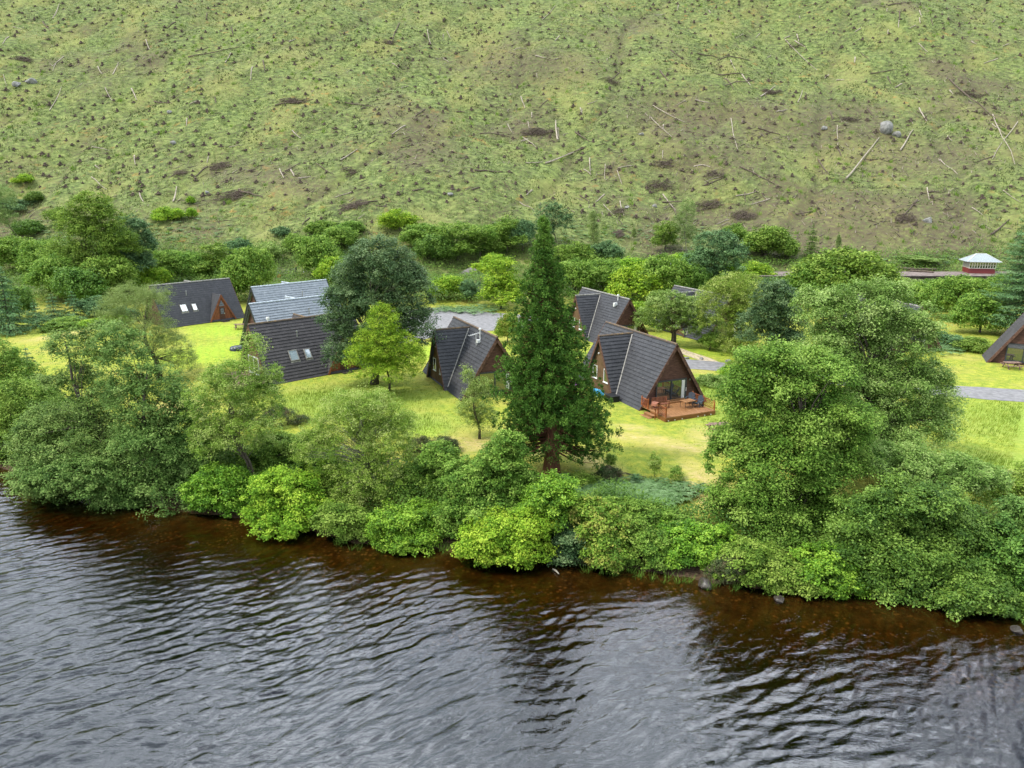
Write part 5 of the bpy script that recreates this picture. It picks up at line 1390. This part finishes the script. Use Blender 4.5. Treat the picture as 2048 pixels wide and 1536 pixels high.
def belt(px, py, w, hpx, kind, mat, label, name="bush", cat="bush", group="bushes and small trees between the cabins and the hillside", Y=None):
    """px,py: foot; w: half width px; hpx: height px"""
    g = ground(px, py)
    if Y is not None: g = at_depth(px, py, Y); g.z = H(g.x, g.y)
    s = g.length and (g - Vector((0, 0, CAM_Z))).dot(Vector((0, math.cos(PITCH), -math.sin(PITCH)))) / FPX
    bushn[0] += 1; v = PR[kind][bushn[0] % 2]
    unit_h = {'round': 1.55, 'low': 1.1, 'tall': 2.25, 'open': 1.75}[kind]; unit_w = {'round': .97, 'low': 1.05, 'tall': .7, 'open': .95}[kind]
    sx = 1.22 * w * s / unit_w; sz = 1.15 * hpx * s / unit_h
    root = empty(name, g - Vector((0, 0, .1)), random.Random(bushn[0]).uniform(0, 6.28), label, cat, group)
    root.scale = (sx, sx * .9, sz)
    c = link("crown", v[0], root); c.material_slots[0].link = 'OBJECT'; c.material_slots[0].material = MAT[mat]
    link("trunk", v[1], root)
    return root
B_, M_, D2, S_, P_, W2_ = "leaf_bright", "leaf_mid", "leaf_dark", "leaf_spruce", "leaf_pale", "leaf_willow"
belts = [
 # left belt, back to front
 (35, 545, 45, 60, 'round', M_, "round green bush at the left edge below the feathery birch"), (95, 560, 45, 70, 'round', M_, "green bush left of the tallest tree of the left belt"),
 (60, 470, 30, 28, 'low', "leaf_holly", "dark green bush on the lowest part of the slope at far left"), (115, 445, 26, 24, 'low', M_, "low green scrub on the slope above the left belt"),
 (30, 420, 30, 22, 'low', S_, "blue-green scrub at the left edge on the slope"), (70, 405, 16, 20, 'round', "leaf_holly", "small dark bush above the left-edge scrub"), (50, 365, 22, 16, 'low', B_, "bright bush highest at the left edge of the slope"),
 (385, 436, 10, 18, 'round', B_, "tiny bright yellow-green bush right of the bright scrub on the left slope"), (335, 440, 28, 24, 'low', B_, "bright yellow-green scrub on the lower left slope"), (382, 408, 7, 14, 'round', B_, "small isolated bright bush on the left slope"),
 (120, 600, 45, 75, 'round', M_, "broad bush in front of the left belt"), (165, 612, 45, 70, 'round', "leaf_holly", "dark bush below the tallest left tree"), (225, 600, 45, 75, 'round', M_, "green bush below the blue-green open tree"),
 (300, 560, 35, 55, 'round', M_, "green bush behind the farthest-left cabin, left one"), (345, 560, 38, 50, 'round', M_, "green bush behind the farthest-left cabin, middle one"), (395, 562, 36, 52, 'round', M_, "green bush behind the farthest-left cabin, right one"),
 (300, 575, 30, 40, 'low', B_, "bright low bush at the ridge end of the farthest-left cabin"), (440, 560, 34, 62, 'tall', M_, "tall bush behind the right end of the farthest-left cabin"),
 (510, 600, 42, 88, 'round', M_, "broad bright-flecked tree between the farthest-left cabin and the blue-grey pair"), (470, 600, 30, 65, 'round', "leaf_holly", "dark bush at the right gable of the farthest-left cabin"),
 (480, 510, 26, 30, 'low', S_, "blue-green bush at the foot of the slope above the blue-grey pair"), (540, 525, 28, 34, 'open', P_, "pale scrub at the foot of the slope left of the mast"),
 (640, 560, 40, 75, 'round', M_, "leafy tree right of the red and white mast"), (600, 500, 32, 26, 'low', M_, "low green scrub above the mast"), (680, 500, 34, 40, 'round', M_, "round bush left behind the big dark domed tree"), (665, 570, 30, 50, 'round', B_, "bright bush just left of the big dark domed tree"),
 (645, 465, 30, 22, 'low', M_, "low scrub on the slope above the leafy tree"), (560, 470, 18, 14, 'low', S_, "small bluish scrub on the lower slope"), (705, 470, 22, 24, 'round', M_, "small bush on the lower slope above the domed tree"),
 (800, 460, 34, 32, 'low', B_, "bright green scrub patch on the slope above the car park"), (850, 500, 40, 44, 'round', M_, "broad bush right behind the big dark domed tree"), (915, 520, 50, 62, 'open', M_, "spreading many-stemmed tree above the gravel heap"), (960, 515, 36, 56, 'open', M_, "many-stemmed tree right above the gravel heap"),
 (870, 525, 34, 50, 'round', "leaf_holly", "dark-based bush left above the gravel heap"), (1015, 505, 28, 60, 'tall', M_, "tall narrow green tree left of the giant conifer's top"), (1000, 480, 30, 28, 'low', M_, "low green scrub behind the tall narrow tree"), (1045, 500, 26, 50, 'round', S_, "blue-green bush touching the giant conifer's left side"),
 (893, 598, 34, 42, 'round', B_, "bright round bush on the bank behind the car park"), (940, 600, 22, 36, 'open', S_, "bluish sapling on the bank behind the car park"), (1003, 618, 32, 90, 'tall', B_, "bright yellow-green tree at the right end of the car park"), (985, 560, 24, 45, 'round', B_, "small bright tree behind the gravel heap"),
 (1015, 685, 22, 55, 'round', "leaf_red", "orange-tipped shrub at the left edge of the giant conifer by the car park"),
 (1150, 530, 34, 42, 'low', M_, "low green bush right of the giant conifer at the slope foot"), (1215, 520, 30, 30, 'low', S_, "bluish low bush at the slope foot right of the column-like birch"),
 (1150, 590, 42, 60, 'round', M_, "dense bright bush just left behind the rear right cabin"), (1205, 580, 40, 55, 'round', M_, "dense green bush directly behind the rear right cabin"), (1265, 600, 52, 62, 'low', B_, "broad domed bright hedge bush behind the rear right cabin"),
 (1255, 560, 36, 40, 'round', B_, "bright bush above the broad domed one"), (1325, 605, 42, 80, 'round', M_, "tall green bush left of the blue-green rounded tree"), (1300, 575, 30, 50, 'round', B_, "bright bush beside the white timber frame"), (1360, 560, 30, 45, 'round', B_, "bright bush right of the white timber frame"),
 (1280, 660, 22, 50, 'tall', B_, "bright young tree at the right gable of the rear right cabin"), (1330, 500, 24, 50, 'open', M_, "open multi-stemmed small tree left of the slim birch"), (1395, 545, 24, 40, 'round', M_, "green bush left of the blue-green rounded tree's foot"),
 (1385, 600, 28, 60, 'round', "leaf_holly", "dark bush at the foot of the blue-green rounded tree"), (1460, 590, 30, 55, 'round', B_, "bright bush right of the blue-green rounded tree"), (1500, 560, 40, 34, 'low', B_, "low bright bush left of the platform's dark end"),
 (1530, 515, 42, 55, 'round', M_, "rounded dense bush on the slope foot above the platform's left end"), (1570, 520, 24, 36, 'round', M_, "small bush right of the rounded dense one"), (1470, 480, 22, 26, 'low', M_, "low bush at the slope foot above the rounded tree"),
 (1680, 610, 66, 95, 'round', M_, "large green bush in front of the middle of the platform"), (1630, 610, 45, 75, 'round', M_, "green bush at the left of the large one before the platform"), (1745, 608, 42, 72, 'round', M_, "green bush at the right of the large one before the platform"),
 (1870, 620, 42, 55, 'round', M_, "broad bush below the platform, left of the signal cabin"), (1910, 640, 46, 75, 'round', M_, "dark-hollowed bush below the signal cabin"), (1960, 665, 48, 70, 'round', M_, "leafy bush left of the cabin at the right edge"), (1830, 610, 34, 40, 'low', B_, "bright low bush below the timbers of the platform"),
 (1960, 600, 40, 35, 'low', M_, "low bush directly below the signal cabin"), (2010, 600, 34, 45, 'round', M_, "bush under the drooping conifer"), (1790, 590, 40, 30, 'low', P_, "pale scrub behind the big right-hand trees"),
 (1880, 690, 36, 26, 'low', S_, "low bluish undergrowth at the edge of the right-hand meadow"), (1940, 700, 36, 22, 'low', M_, "low undergrowth left of the cabin at the right edge"), (1420, 700, 22, 30, 'round', M_, "green bush in front of the hidden cabin"),
 (1830, 525, 40, 12, 'open', P_, "low scrub on the bank behind the platform timbers"),
 (250, 640, 26, 26, 'low', S_, "bluish undergrowth behind the left lawn"), (190, 635, 30, 34, 'low', S_, "blue-green undergrowth right of the young spruces"), (130, 655, 44, 18, 'low', M_, "low hedge-like undergrowth along the back of the left lawn"), (40, 640, 30, 60, 'round', "leaf_holly", "dark bush between the spruces at far left"),
 (215, 650, 36, 18, 'low', B_, "low bright undergrowth at the back of the left lawn"), (20, 730, 20, 22, 'low', M_, "low bush at the far left edge of the lawn"),
 (1420, 770, 26, 22, 'low', P_, "pale bush in the long grass right of the deck cabin"), (1500, 730, 30, 30, 'round', M_, "bush at the road behind the oak"), (1480, 760, 30, 26, 'round', B_, "bright bush left of the oak's top by the road"),
]
for q in belts:
    cat = "tree" if " tree" in q[6] and "bush" not in q[6].split(" tree")[0] and ("tree " in q[6] + " ") and any(w in q[6] for w in ("leafy tree", "stemmed tree", "narrow green tree", "yellow-green tree", "young tree", "flecked tree", "small bright tree")) else "bush"
    belt(*q[:6], q[6], name="small_tree" if cat == "tree" else "bush", cat=cat)

# --- shrubs along the bank
bank = [
 (575, 1040, [(570, 985, 70, 38), (610, 1020, 50, 32, -1), (540, 1025, 45, 30, -1), (570, 1050, 55, 18, -2)], 26000, .15, "leaf_bright", "bright yellow-green layered shrub hanging over the water in the left half", "shrub"),
 (450, 1010, [(440, 970, 55, 35), (410, 1000, 35, 25, -1), (470, 1010, 35, 20, -1)], 14000, .15, "leaf_rhodo", "green rhododendron with reddish tips left of the bright layered shrub", "rhododendron"),
 (560, 935, [(560, 900, 60, 32), (500, 930, 45, 30), (610, 900, 35, 30)], 15000, .15, "leaf_mid", "low green brambles above the bright layered shrub", "bramble"),
 (820, 1080, [(790, 1050, 50, 35), (850, 1050, 55, 38), (820, 1080, 60, 22, -.8)], 20000, .14, "leaf_rhodo", "dense green shrub above the bare bit of bank, right of the hawthorn", "shrub"),
 (880, 990, [(850, 960, 50, 38), (880, 920, 35, 30)], 12000, .15, "leaf_mid", "green thicket between the hawthorn and the big mixed shrub", "shrub"),
 (975, 1060, [(1000, 935, 45, 38), (950, 970, 60, 48), (1030, 980, 50, 50), (980, 1030, 60, 45, -.8), (920, 1040, 40, 40, -.5), (1020, 890, 25, 22)], 36000, .15, "leaf_mid", "tall green shrubby tree at the bank left of the giant conifer's trunk", "shrub tree"),
 (1010, 1115, [(1010, 1080, 75, 48, -.3), (960, 1090, 40, 34, -.5), (1060, 1070, 50, 50, -.3)], 26000, .15, "leaf_bright", "smooth bright lime rhododendron dome dipping into the water in the middle", "rhododendron"),
 (1110, 1090, [(1100, 1020, 60, 45), (1140, 1060, 40, 40), (1110, 990, 40, 35)], 19000, .145, "leaf_rhodo", "lime and green rhododendron right of the smooth dome", "rhododendron"),
 (1205, 1120, [(1200, 1060, 45, 55), (1210, 1110, 38, 34, -.8), (1180, 1030, 30, 30)], 16000, .15, "leaf_red", "yellow-green rhododendron with orange tips at the water's edge", "rhododendron"),
 (1150, 1110, [(1145, 1090, 35, 34), (1130, 1120, 34, 18, -.4)], 9000, .14, "leaf_dark", "dark holly-like shrub squeezed between two rhododendrons", "shrub"),
 (1290, 1100, [(1250, 1040, 55, 38), (1320, 1055, 50, 36), (1290, 1090, 60, 40, -.5)], 30000, .14, "leaf_mid", "broad soft green thicket right of the orange-tipped rhododendron", "shrub"),
 (1370, 1110, [(1360, 1080, 42, 32), (1395, 1105, 38, 24), (1340, 1110, 40, 20, -.5)], 17000, .15, "leaf_rhodo", "leafy green shrub over the stony strip of shore", "shrub"),
 (1450, 1130, [(1440, 1095, 42, 38), (1475, 1120, 48, 32), (1420, 1120, 30, 25)], 17000, .15, "leaf_rhodo", "rhododendron left below the oak beside the brown broom", "rhododendron"),
 (1520, 1160, [(1500, 1130, 55, 38), (1560, 1150, 55, 32), (1600, 1160, 45, 28)], 22000, .15, "leaf_mid", "green shrub at the water's edge directly below the oak", "shrub"),
 (1650, 1175, [(1650, 1140, 50, 42), (1680, 1170, 45, 28, -.3)], 14000, .15, "leaf_rhodo", "shrub at the water's edge between the oak and the glossy rounded tree", "shrub"),
 (1960, 1210, [(1950, 1190, 60, 34), (2010, 1215, 60, 25), (1900, 1205, 40, 20)], 14000, .15, "leaf_holly", "low dark shrub trailing over the water near the lower right corner", "shrub"),
 (2060, 1130, [(2060, 1060, 60, 50), (2030, 1100, 40, 40)], 12000, .15, "leaf_alder", "dark bush at the right edge above the trailing shrub", "bush"),
 (690, 1075, [(680, 1040, 45, 28), (720, 1060, 40, 22)], 9000, .14, "leaf_mid", "low shrub at the foot of the hawthorn over the dark bank", "shrub"),
 (640, 960, [(640, 950, 45, 32), (600, 960, 30, 24)], 9000, .14, "leaf_rhodo", "green shrub left of the hawthorn's trunk", "shrub"),
 (180, 1010, [(160, 960, 80, 40), (240, 1000, 60, 30), (80, 960, 60, 30)], 17000, .15, "leaf_alder", "dark undergrowth along the waterline under the alders", "undergrowth"),
 (400, 960, [(390, 900, 50, 45), (360, 940, 50, 40)], 14000, .15, "leaf_alder", "dark thicket right of the broad alder", "thicket"),
 (30, 850, [(80, 800, 40, 26), (50, 820, 40, 28), (130, 830, 40, 28)], 14000, .16, "leaf_mid", "green thicket behind the leaning alder", "thicket"),
 (1060, 975, [(1030, 965, 34, 22), (1060, 1000, 40, 22), (1165, 975, 40, 22)], 13000, .14, "leaf_mid", "scrubby green growth around the foot of the giant conifer", "scrub"),
]
for (bx, by, L, n, lf, mat, lab, cat) in bank:
    ptree("bank_shrub", bx, by, L, n, lf, .40, mat, lab, cat=cat, trunk_r=.05, n_limb=16, inner=.2)
broom = [(575, 850, [(560, 835, 35, 20), (600, 850, 30, 18)], "brown-green broom bush at the lawn edge left of the hawthorn"), (850, 920, [(840, 900, 24, 26), (860, 930, 22, 20)], "upright brown-green broom bush right of the hawthorn"),
 (895, 905, [(890, 895, 22, 18)], "small broom bush at the path end right of the taller one"), (1300, 975 - 20, [(1215, 950, 22, 12)], "small reddish-brown scrub right of the giant conifer's trunk"),
 (1420, 1110, [(1415, 1090, 24, 22)], "olive-brown broom bush below the lawn's tip"), (1465, 1160, [(1460, 1135, 26, 22), (1440, 1150, 20, 14)], "brownish broom bush at the waterline left of the oak"), (1940, 1060, [(1945, 1045, 40, 22)], "grey-green broom bush at the right behind the glossy rounded tree"),
 (640, 890, [(625, 880, 28, 18)], "dark broom tuft beside the hawthorn's left boughs")]
for (bx, by, L, lab) in broom:
    ptree("broom_bush", bx, by, L, 7000, .16, .28, "leaf_broom", lab, cat="bush", asp=.16, trunk_r=.03, n_limb=30, up=.1)
for (bx, by, tp, rp, lab) in [(921, 935, 0, 0, None)]: pass
def sapling(px, py, hp, rp, mat, label, n=900):
    g = ground(px, py); s = g.y / FPX
    return ptree("sapling", px, py, [(px, py - hp * .45, rp, hp * .42), (px, py - hp * .8, rp * .6, hp * .25)], n, .09, .16, mat, label, cat="sapling", trunk_r=.02, n_limb=12, asp=.4)
sapling(1221, 932, 22, 9, "leaf_mid", "small bushy conifer seedling on the lawn right of the giant conifer", 1500)
sapling(1309, 955, 48, 10, "leaf_hawthorn", "thin waist-high sapling on the lawn, left one of two")
sapling(1352, 965, 30, 12, "leaf_mid", "low sapling on the lawn edge right of the thin one")
sapling(1273, 975, 26, 10, "leaf_spruce", "bluish sapling where the lawn meets the bracken")
sapling(545, 790, 20, 9, "leaf_mid", "weed clump in the long grass by the front-left cabin", 1200)
sapling(1465, 745, 22, 16, "leaf_hawthorn", "small airy bush by the road left of the oak", 1500)
for (px, py, hp, lab) in [(1677, 505, 34, "thin dead-looking birch pole with few leaves above the platform"), (1268, 480, 24, "thin sapling on the grassy knoll right of the column-like birch"), (30, 470, 30, "thin sapling beside the feathery birch")]:
    sapling(px, py, hp, 4, "leaf_willow", lab, 400)

# --- stuff: bracken, long grass, tussocks on the hill
def fern_stuff():
    rs_ = np.random.RandomState(77); P, N, A, T = [], [], [], []
    regions = [(1240, 985, 150, 22, 420), (1310, 1000, 55, 14, 110), (1130, 985, 60, 18, 120), (1300, 1080, 60, 25, 60), (590, 905, 60, 20, 90), (930, 1000, 40, 20, 40), (1390, 1090, 50, 20, 50), (100, 640, 120, 10, 120), (930, 622, 70, 8, 120), (1900, 700, 60, 10, 90), (1240, 470, 300, 22, 160), (250, 470, 260, 45, 260), (1850, 520, 200, 14, 140)]
    for cx, cy, rx, ry, n in regions:
        for _ in range(n):
            g = ground(cx + rs_.normal() * rx * .5, cy + rs_.normal() * ry * .5)
            if g.z < WATER_Z + .6: continue
            nf = rs_.randint(5, 9); L_ = rs_.uniform(.6, 1.1) * (1.3 if g.y > 100 else 1); tt = rs_.uniform(.25, .8)
            for k in range(nf):
                a = 6.28 * k / nf + rs_.rand(); d = np.array([math.cos(a), math.sin(a), 0]); side = np.array([-d[1], d[0], 0])
                for j in range(1, 9):
                    f = j / 8; c = np.array(g) + d * L_ * f * .8 + np.array([0, 0, .15 + L_ * (.85 * f - .65 * f * f)])
                    for s in (-1, 1):
                        wd = L_ * .22 * (1 - f * .8); P.append(c + side * s * wd * .5); A.append(side * s + d * .4); N.append(np.array([0, 0, 1]) + d * .3); T.append((tt + rs_.normal() * .08, wd))
    P, N, A = np.array(P), np.array(N), np.array(A); T = np.array(T)
    n = len(P); N = unit(N); A = unit(A - (A * N).sum(1)[:, None] * N); B = np.cross(N, A); s = T[:, 1][:, None]
    V = np.stack([P - A * s * .6, P + B * .045, P + A * s * .6 - N * .03, P - B * .045], 1).reshape(-1, 3)
    o = link("bracken", np_mesh("bracken", V, np.arange(len(V)).reshape(-1, 4), MAT["leaf_fern"], tint=np.repeat(np.clip(T[:, 0], 0, 1), 4)))
    tag(o, "soft bluish green bracken fronds carpeting the bank and slope foot", "bracken", None, "stuff")
fern_stuff()
def undergrowth(name, label, sel, n, leaf, mat, seed, hmax, clump):
    rs_ = np.random.RandomState(seed); X_, Y_ = sel(rs_, n); g = hgt(X_, Y_)
    rel = .5 + .5 * fbm(X_ / clump, Y_ / clump, seed, 3); hh = hmax * np.clip(.25 + 1.1 * rel, .1, 1.3) * rs_.uniform(.35, 1, n)
    k = (g > WATER_Z + .12) & (rel > .2); X_, Y_, g, hh, rel = X_[k], Y_[k], g[k], hh[k], rel[k]
    P = np.stack([X_, Y_, g + hh], 1); N = rs_.normal(size=P.shape) * .45 + np.array([0, -.15, .9])
    t = np.clip(.45 + .5 * fbm(X_ / 1.3, Y_ / 1.3, seed + 3, 3) + .12 * rs_.normal(size=len(P)), 0, 1)
    V = leaf_quads(P, N, leaf, .6, rs_)
    tag(link(name, np_mesh(name, V, np.arange(len(V)).reshape(-1, 4), MAT[mat], tint=np.repeat(t, 4))), label, "undergrowth", None, "stuff")
def sel_bank(rs_, n):
    x = rs_.uniform(-52, 48, n); q = rs_.rand(n) ** 1.2; return x, shore_y(x) + 1.0 + (7.5 - 3.2 * np.exp(-((x - 3) / 4) ** 2) - 3.6 * np.exp(-((x - 11) / 3.5) ** 2)) * q
undergrowth("bank_undergrowth", "tangled bramble and nettle undergrowth covering the bank", sel_bank, 170000, .15, "leaf_holly", 51, 1.5, 2.2)
def sel_belt(rs_, n):
    y = rs_.uniform(124, 168, n); x = (rs_.rand(n) * 2 - 1) * y * .75
    k = ~((x > 44) & (y > 138) & (y < 155)); return x, np.where(k, y, 132 + 6 * rs_.rand(n))
undergrowth("belt_undergrowth", "rank green weeds and scrub at the foot of the felled hillside", sel_belt, 170000, .30, "leaf_holly", 52, 2.3, 6.0)
def blades(X_, Y_, hmin, hmax, wid, per, tintf, rs_, spread):
    n = len(X_); Xb = np.repeat(X_, per) + rs_.normal(size=n * per) * spread; Yb = np.repeat(Y_, per) + rs_.normal(size=n * per) * spread
    Zb = hgt(Xb, Yb); hh = rs_.uniform(hmin, hmax, n * per); a = rs_.rand(n * per) * 6.28; w = wid * rs_.uniform(.6, 1.3, n * per)
    lean = rs_.normal(size=(n * per, 2)) * hh[:, None] * .45 + np.array([.10, -.05])
    dx, dy = np.cos(a) * w / 2, np.sin(a) * w / 2
    V = np.stack([np.stack([Xb - dx, Yb - dy, Zb - .05], 1), np.stack([Xb + dx, Yb + dy, Zb - .05], 1), np.stack([Xb + lean[:, 0], Yb + lean[:, 1], Zb + hh], 1)], 1).reshape(-1, 3)
    t = np.repeat(np.clip(np.repeat(tintf(X_, Y_), per) + rs_.normal(size=n * per) * .13, 0, 1), 3)
    return V, np.arange(len(V)).reshape(-1, 3), t
rs_ = np.random.RandomState(9)
# hill tussocks
Yh = 150 + 270 * rs_.rand(110000) ** .95; Xh = (rs_.rand(110000) * 2 - 1) * (Yh * .76 + 10)
k = hgt(Xh, Yh) > 1.2; Xh, Yh = Xh[k], Yh[k]
_gi = np.clip(np.searchsorted(gx, Xh), 1, nx - 1); _gj = np.clip(np.searchsorted(gy, Yh), 1, ny - 1)
k = rs_.rand(len(Xh)) > .72 * dkb.reshape(ny, nx)[_gj, _gi]; Xh, Yh = Xh[k], Yh[k]
clump = fbm(Xh / 3.0, Yh / 3.0, 12, 3); k = clump > rs_.uniform(-.6, .35, len(Xh)); Xh, Yh = Xh[k], Yh[k]
V, F, t = blades(Xh, Yh, .18, .62, .34, 3, lambda x, y: .55 + .5 * fbm(x / 9, y / 9, 13, 3) + .25 * fbm(x / 40, y / 40, 14, 2), rs_, .28)
tag(link("hill_grass", np_mesh("hill_grass", V, F, MAT["grass_hill"], tint=t)), "tussocky yellow-green grass covering the felled hillside", "grass", None, "stuff")
n_ = 8500; Yt = 160 + 240 * rs_.rand(n_) ** .9; Xt = (rs_.rand(n_) * 2 - 1) * Yt * .74
k = rs_.rand(n_) < .12 + .95 * dkb.reshape(ny, nx)[np.clip(np.searchsorted(gy, Yt), 1, ny - 1), np.clip(np.searchsorted(gx, Xt), 1, nx - 1)]; Xt, Yt = Xt[k], Yt[k]
LV, LF, LT = [], [], []
for x, y in zip(Xt, Yt):
    for _ in range(rs_.randint(1, 4)):
        xx, yy = x + rs_.normal() * 1.1, y + rs_.normal() * 1.1; L_ = rs_.uniform(.5, 2.6); a = rs_.normal() * .7 + .9; r_ = rs_.uniform(.03, .085)
        d = np.array([math.cos(a), math.sin(a)]) * L_ / 2; z_ = H(xx, yy) + .12; zz = L_ * .28 * math.sin(a) 
        p = np.array([xx, yy, z_]); n0 = len(LV) * 4
        q = np.array([[-d[0], -d[1], -zz], [d[0], d[1], zz]]); w_ = np.array([-d[1], d[0], 0]) / (L_ / 2) * r_
        LV.append(np.array([p + q[0] - w_, p + q[1] - w_ * .4, p + q[1] + w_ * .4, p + q[0] + w_]) + np.array([0, 0, rs_.uniform(0, .2)])); LT += [rs_.rand()] * 4
        LV.append(np.array([p + q[0] - [0, 0, r_], p + q[1] - [0, 0, r_ * .4], p + q[1] + [0, 0, r_], p + q[0] + [0, 0, r_ * 1.5]])); LT += [LT[-1]] * 4
LV = np.concatenate(LV)
tag(link("felling_litter", np_mesh("felling_litter", LV, np.arange(len(LV)).reshape(-1, 4), leaf_mat("litter", (.05, .036, .028), (.11, .085, .065), (.30, .25, .19), trans=0., hue=0), tint=np.array(LT))), "small broken twigs and sticks strewn over the felled hillside", "twigs", None, "stuff")
# rushes / bramble dots on the hill
n_ = 1500; Yr = 160 + 190 * rs_.rand(n_); Xr = (rs_.rand(n_) * 2 - 1) * Yr * .74
k = fbm(Xr / 24, Yr / 24, 88, 3) > rs_.uniform(-.05, .5, n_); Xr, Yr = Xr[k], Yr[k]
V, F, t = blades(Xr, Yr, .5, 1.0, .16, 26, lambda x, y: .35 + .3 * rs_.rand(len(x)), rs_, .33)
tag(link("rushes", np_mesh("rushes", V, F, MAT["leaf_mid"], tint=t)), "dark green rush clumps dotted over the hillside", "rushes", None, "stuff")
# long and short grass on the lawns
n_ = 190000; Yl = 46 + 92 * rs_.rand(n_); Xl = (rs_.rand(n_) * 2 - 1) * (Yl * .75)
sh = (Yl - shore_y(Xl)) > 5
Xl, Yl = Xl[sh], Yl[sh]
# keep the roads and decks clear
gxi = np.clip(np.searchsorted(gx, Xl), 1, nx - 1); gyi = np.clip(np.searchsorted(gy, Yl), 1, ny - 1)
lg = np.clip(longg, 0, 1).reshape(ny, nx)[gyi, gxi]; st = straw.reshape(ny, nx)[gyi, gxi]
keep = (rs_.rand(len(Xl)) < .18 + .8 * lg) & (rs_.rand(len(Xl)) > st * .8)
A_ = np.stack([Xl, Yl, hgt(Xl, Yl)], 1)
Fwd = A_[:, 1] * math.cos(PITCH) - (A_[:, 2] - CAM_Z) * math.sin(PITCH); U_ = 1024 + FPX * A_[:, 0] / Fwd; V_ = 768 - FPX * (A_[:, 1] * math.sin(PITCH) + (A_[:, 2] - CAM_Z) * math.cos(PITCH)) / Fwd
onroad = ((U_ > 1180) & (V_ > np.interp(U_, [1180, 1320, 1440, 1600, 1850, 2048, 2400], [698, 712, 722, 740, 768, 777, 788])) & (V_ < np.interp(U_, [1180, 1320, 1440, 1600, 1850, 2048, 2400], [724, 736, 744, 764, 792, 806, 828]))) | ((U_ > 790) & (U_ < 1080) & (V_ > 616) & (V_ < 692) & (V_ < np.interp(U_, [800, 865, 920, 1000, 1080], [690, 676, 668, 660, 655])))
keep &= ~onroad
Xl, Yl, lg = Xl[keep], Yl[keep], lg[keep]
V, F, t = blades(Xl, Yl, .05, .10, .06, 3, lambda x, y: .5 + .4 * fbm(x / 2.5, y / 2.5, 15, 3), rs_, .12)
scale_h = np.repeat(np.repeat(1 + 3.2 * lg, 3), 3); base_z = hgt(V[:, 0], V[:, 1])
V[:, 2] = base_z + (V[:, 2] - base_z) * scale_h
tag(link("lawn_grass", np_mesh("lawn_grass", V, F, MAT["grass_lawn"], tint=t)), "fresh green mown and unmown grass of the lawns", "grass", None, "stuff")
# reeds at the shore
xs = rs_.uniform(-12, 16, 60); ys = shore_y(xs) - rs_.uniform(.0, .7, 60)
V, F, t = blades(xs, ys, .3, .7, .03, 14, lambda x, y: .4 + 0 * x, rs_, .12)
tag(link("shore_reeds", np_mesh("shore_reeds", V, F, MAT["leaf_mid"], tint=t)), "sparse thin reeds in the shallows at the bank", "reeds", None, "stuff")
# driftwood in the water
a = Vector((*on_plane(1106, 1139, WATER_Z), WATER_Z + .03)); b_ = Vector((*on_plane(1118, 1151, WATER_Z), WATER_Z + .10)); mid = (a + b_) / 2
mb = MB(); mb.tube([a - mid, Vector((0, 0, .05)), b_ - mid], [.05, .06, .03], 6)
o = mb.build("driftwood", MAT["bark_pale"]); o.location = mid; tag(o, "short pale piece of driftwood in the shallows below the lime rhododendron", "driftwood")
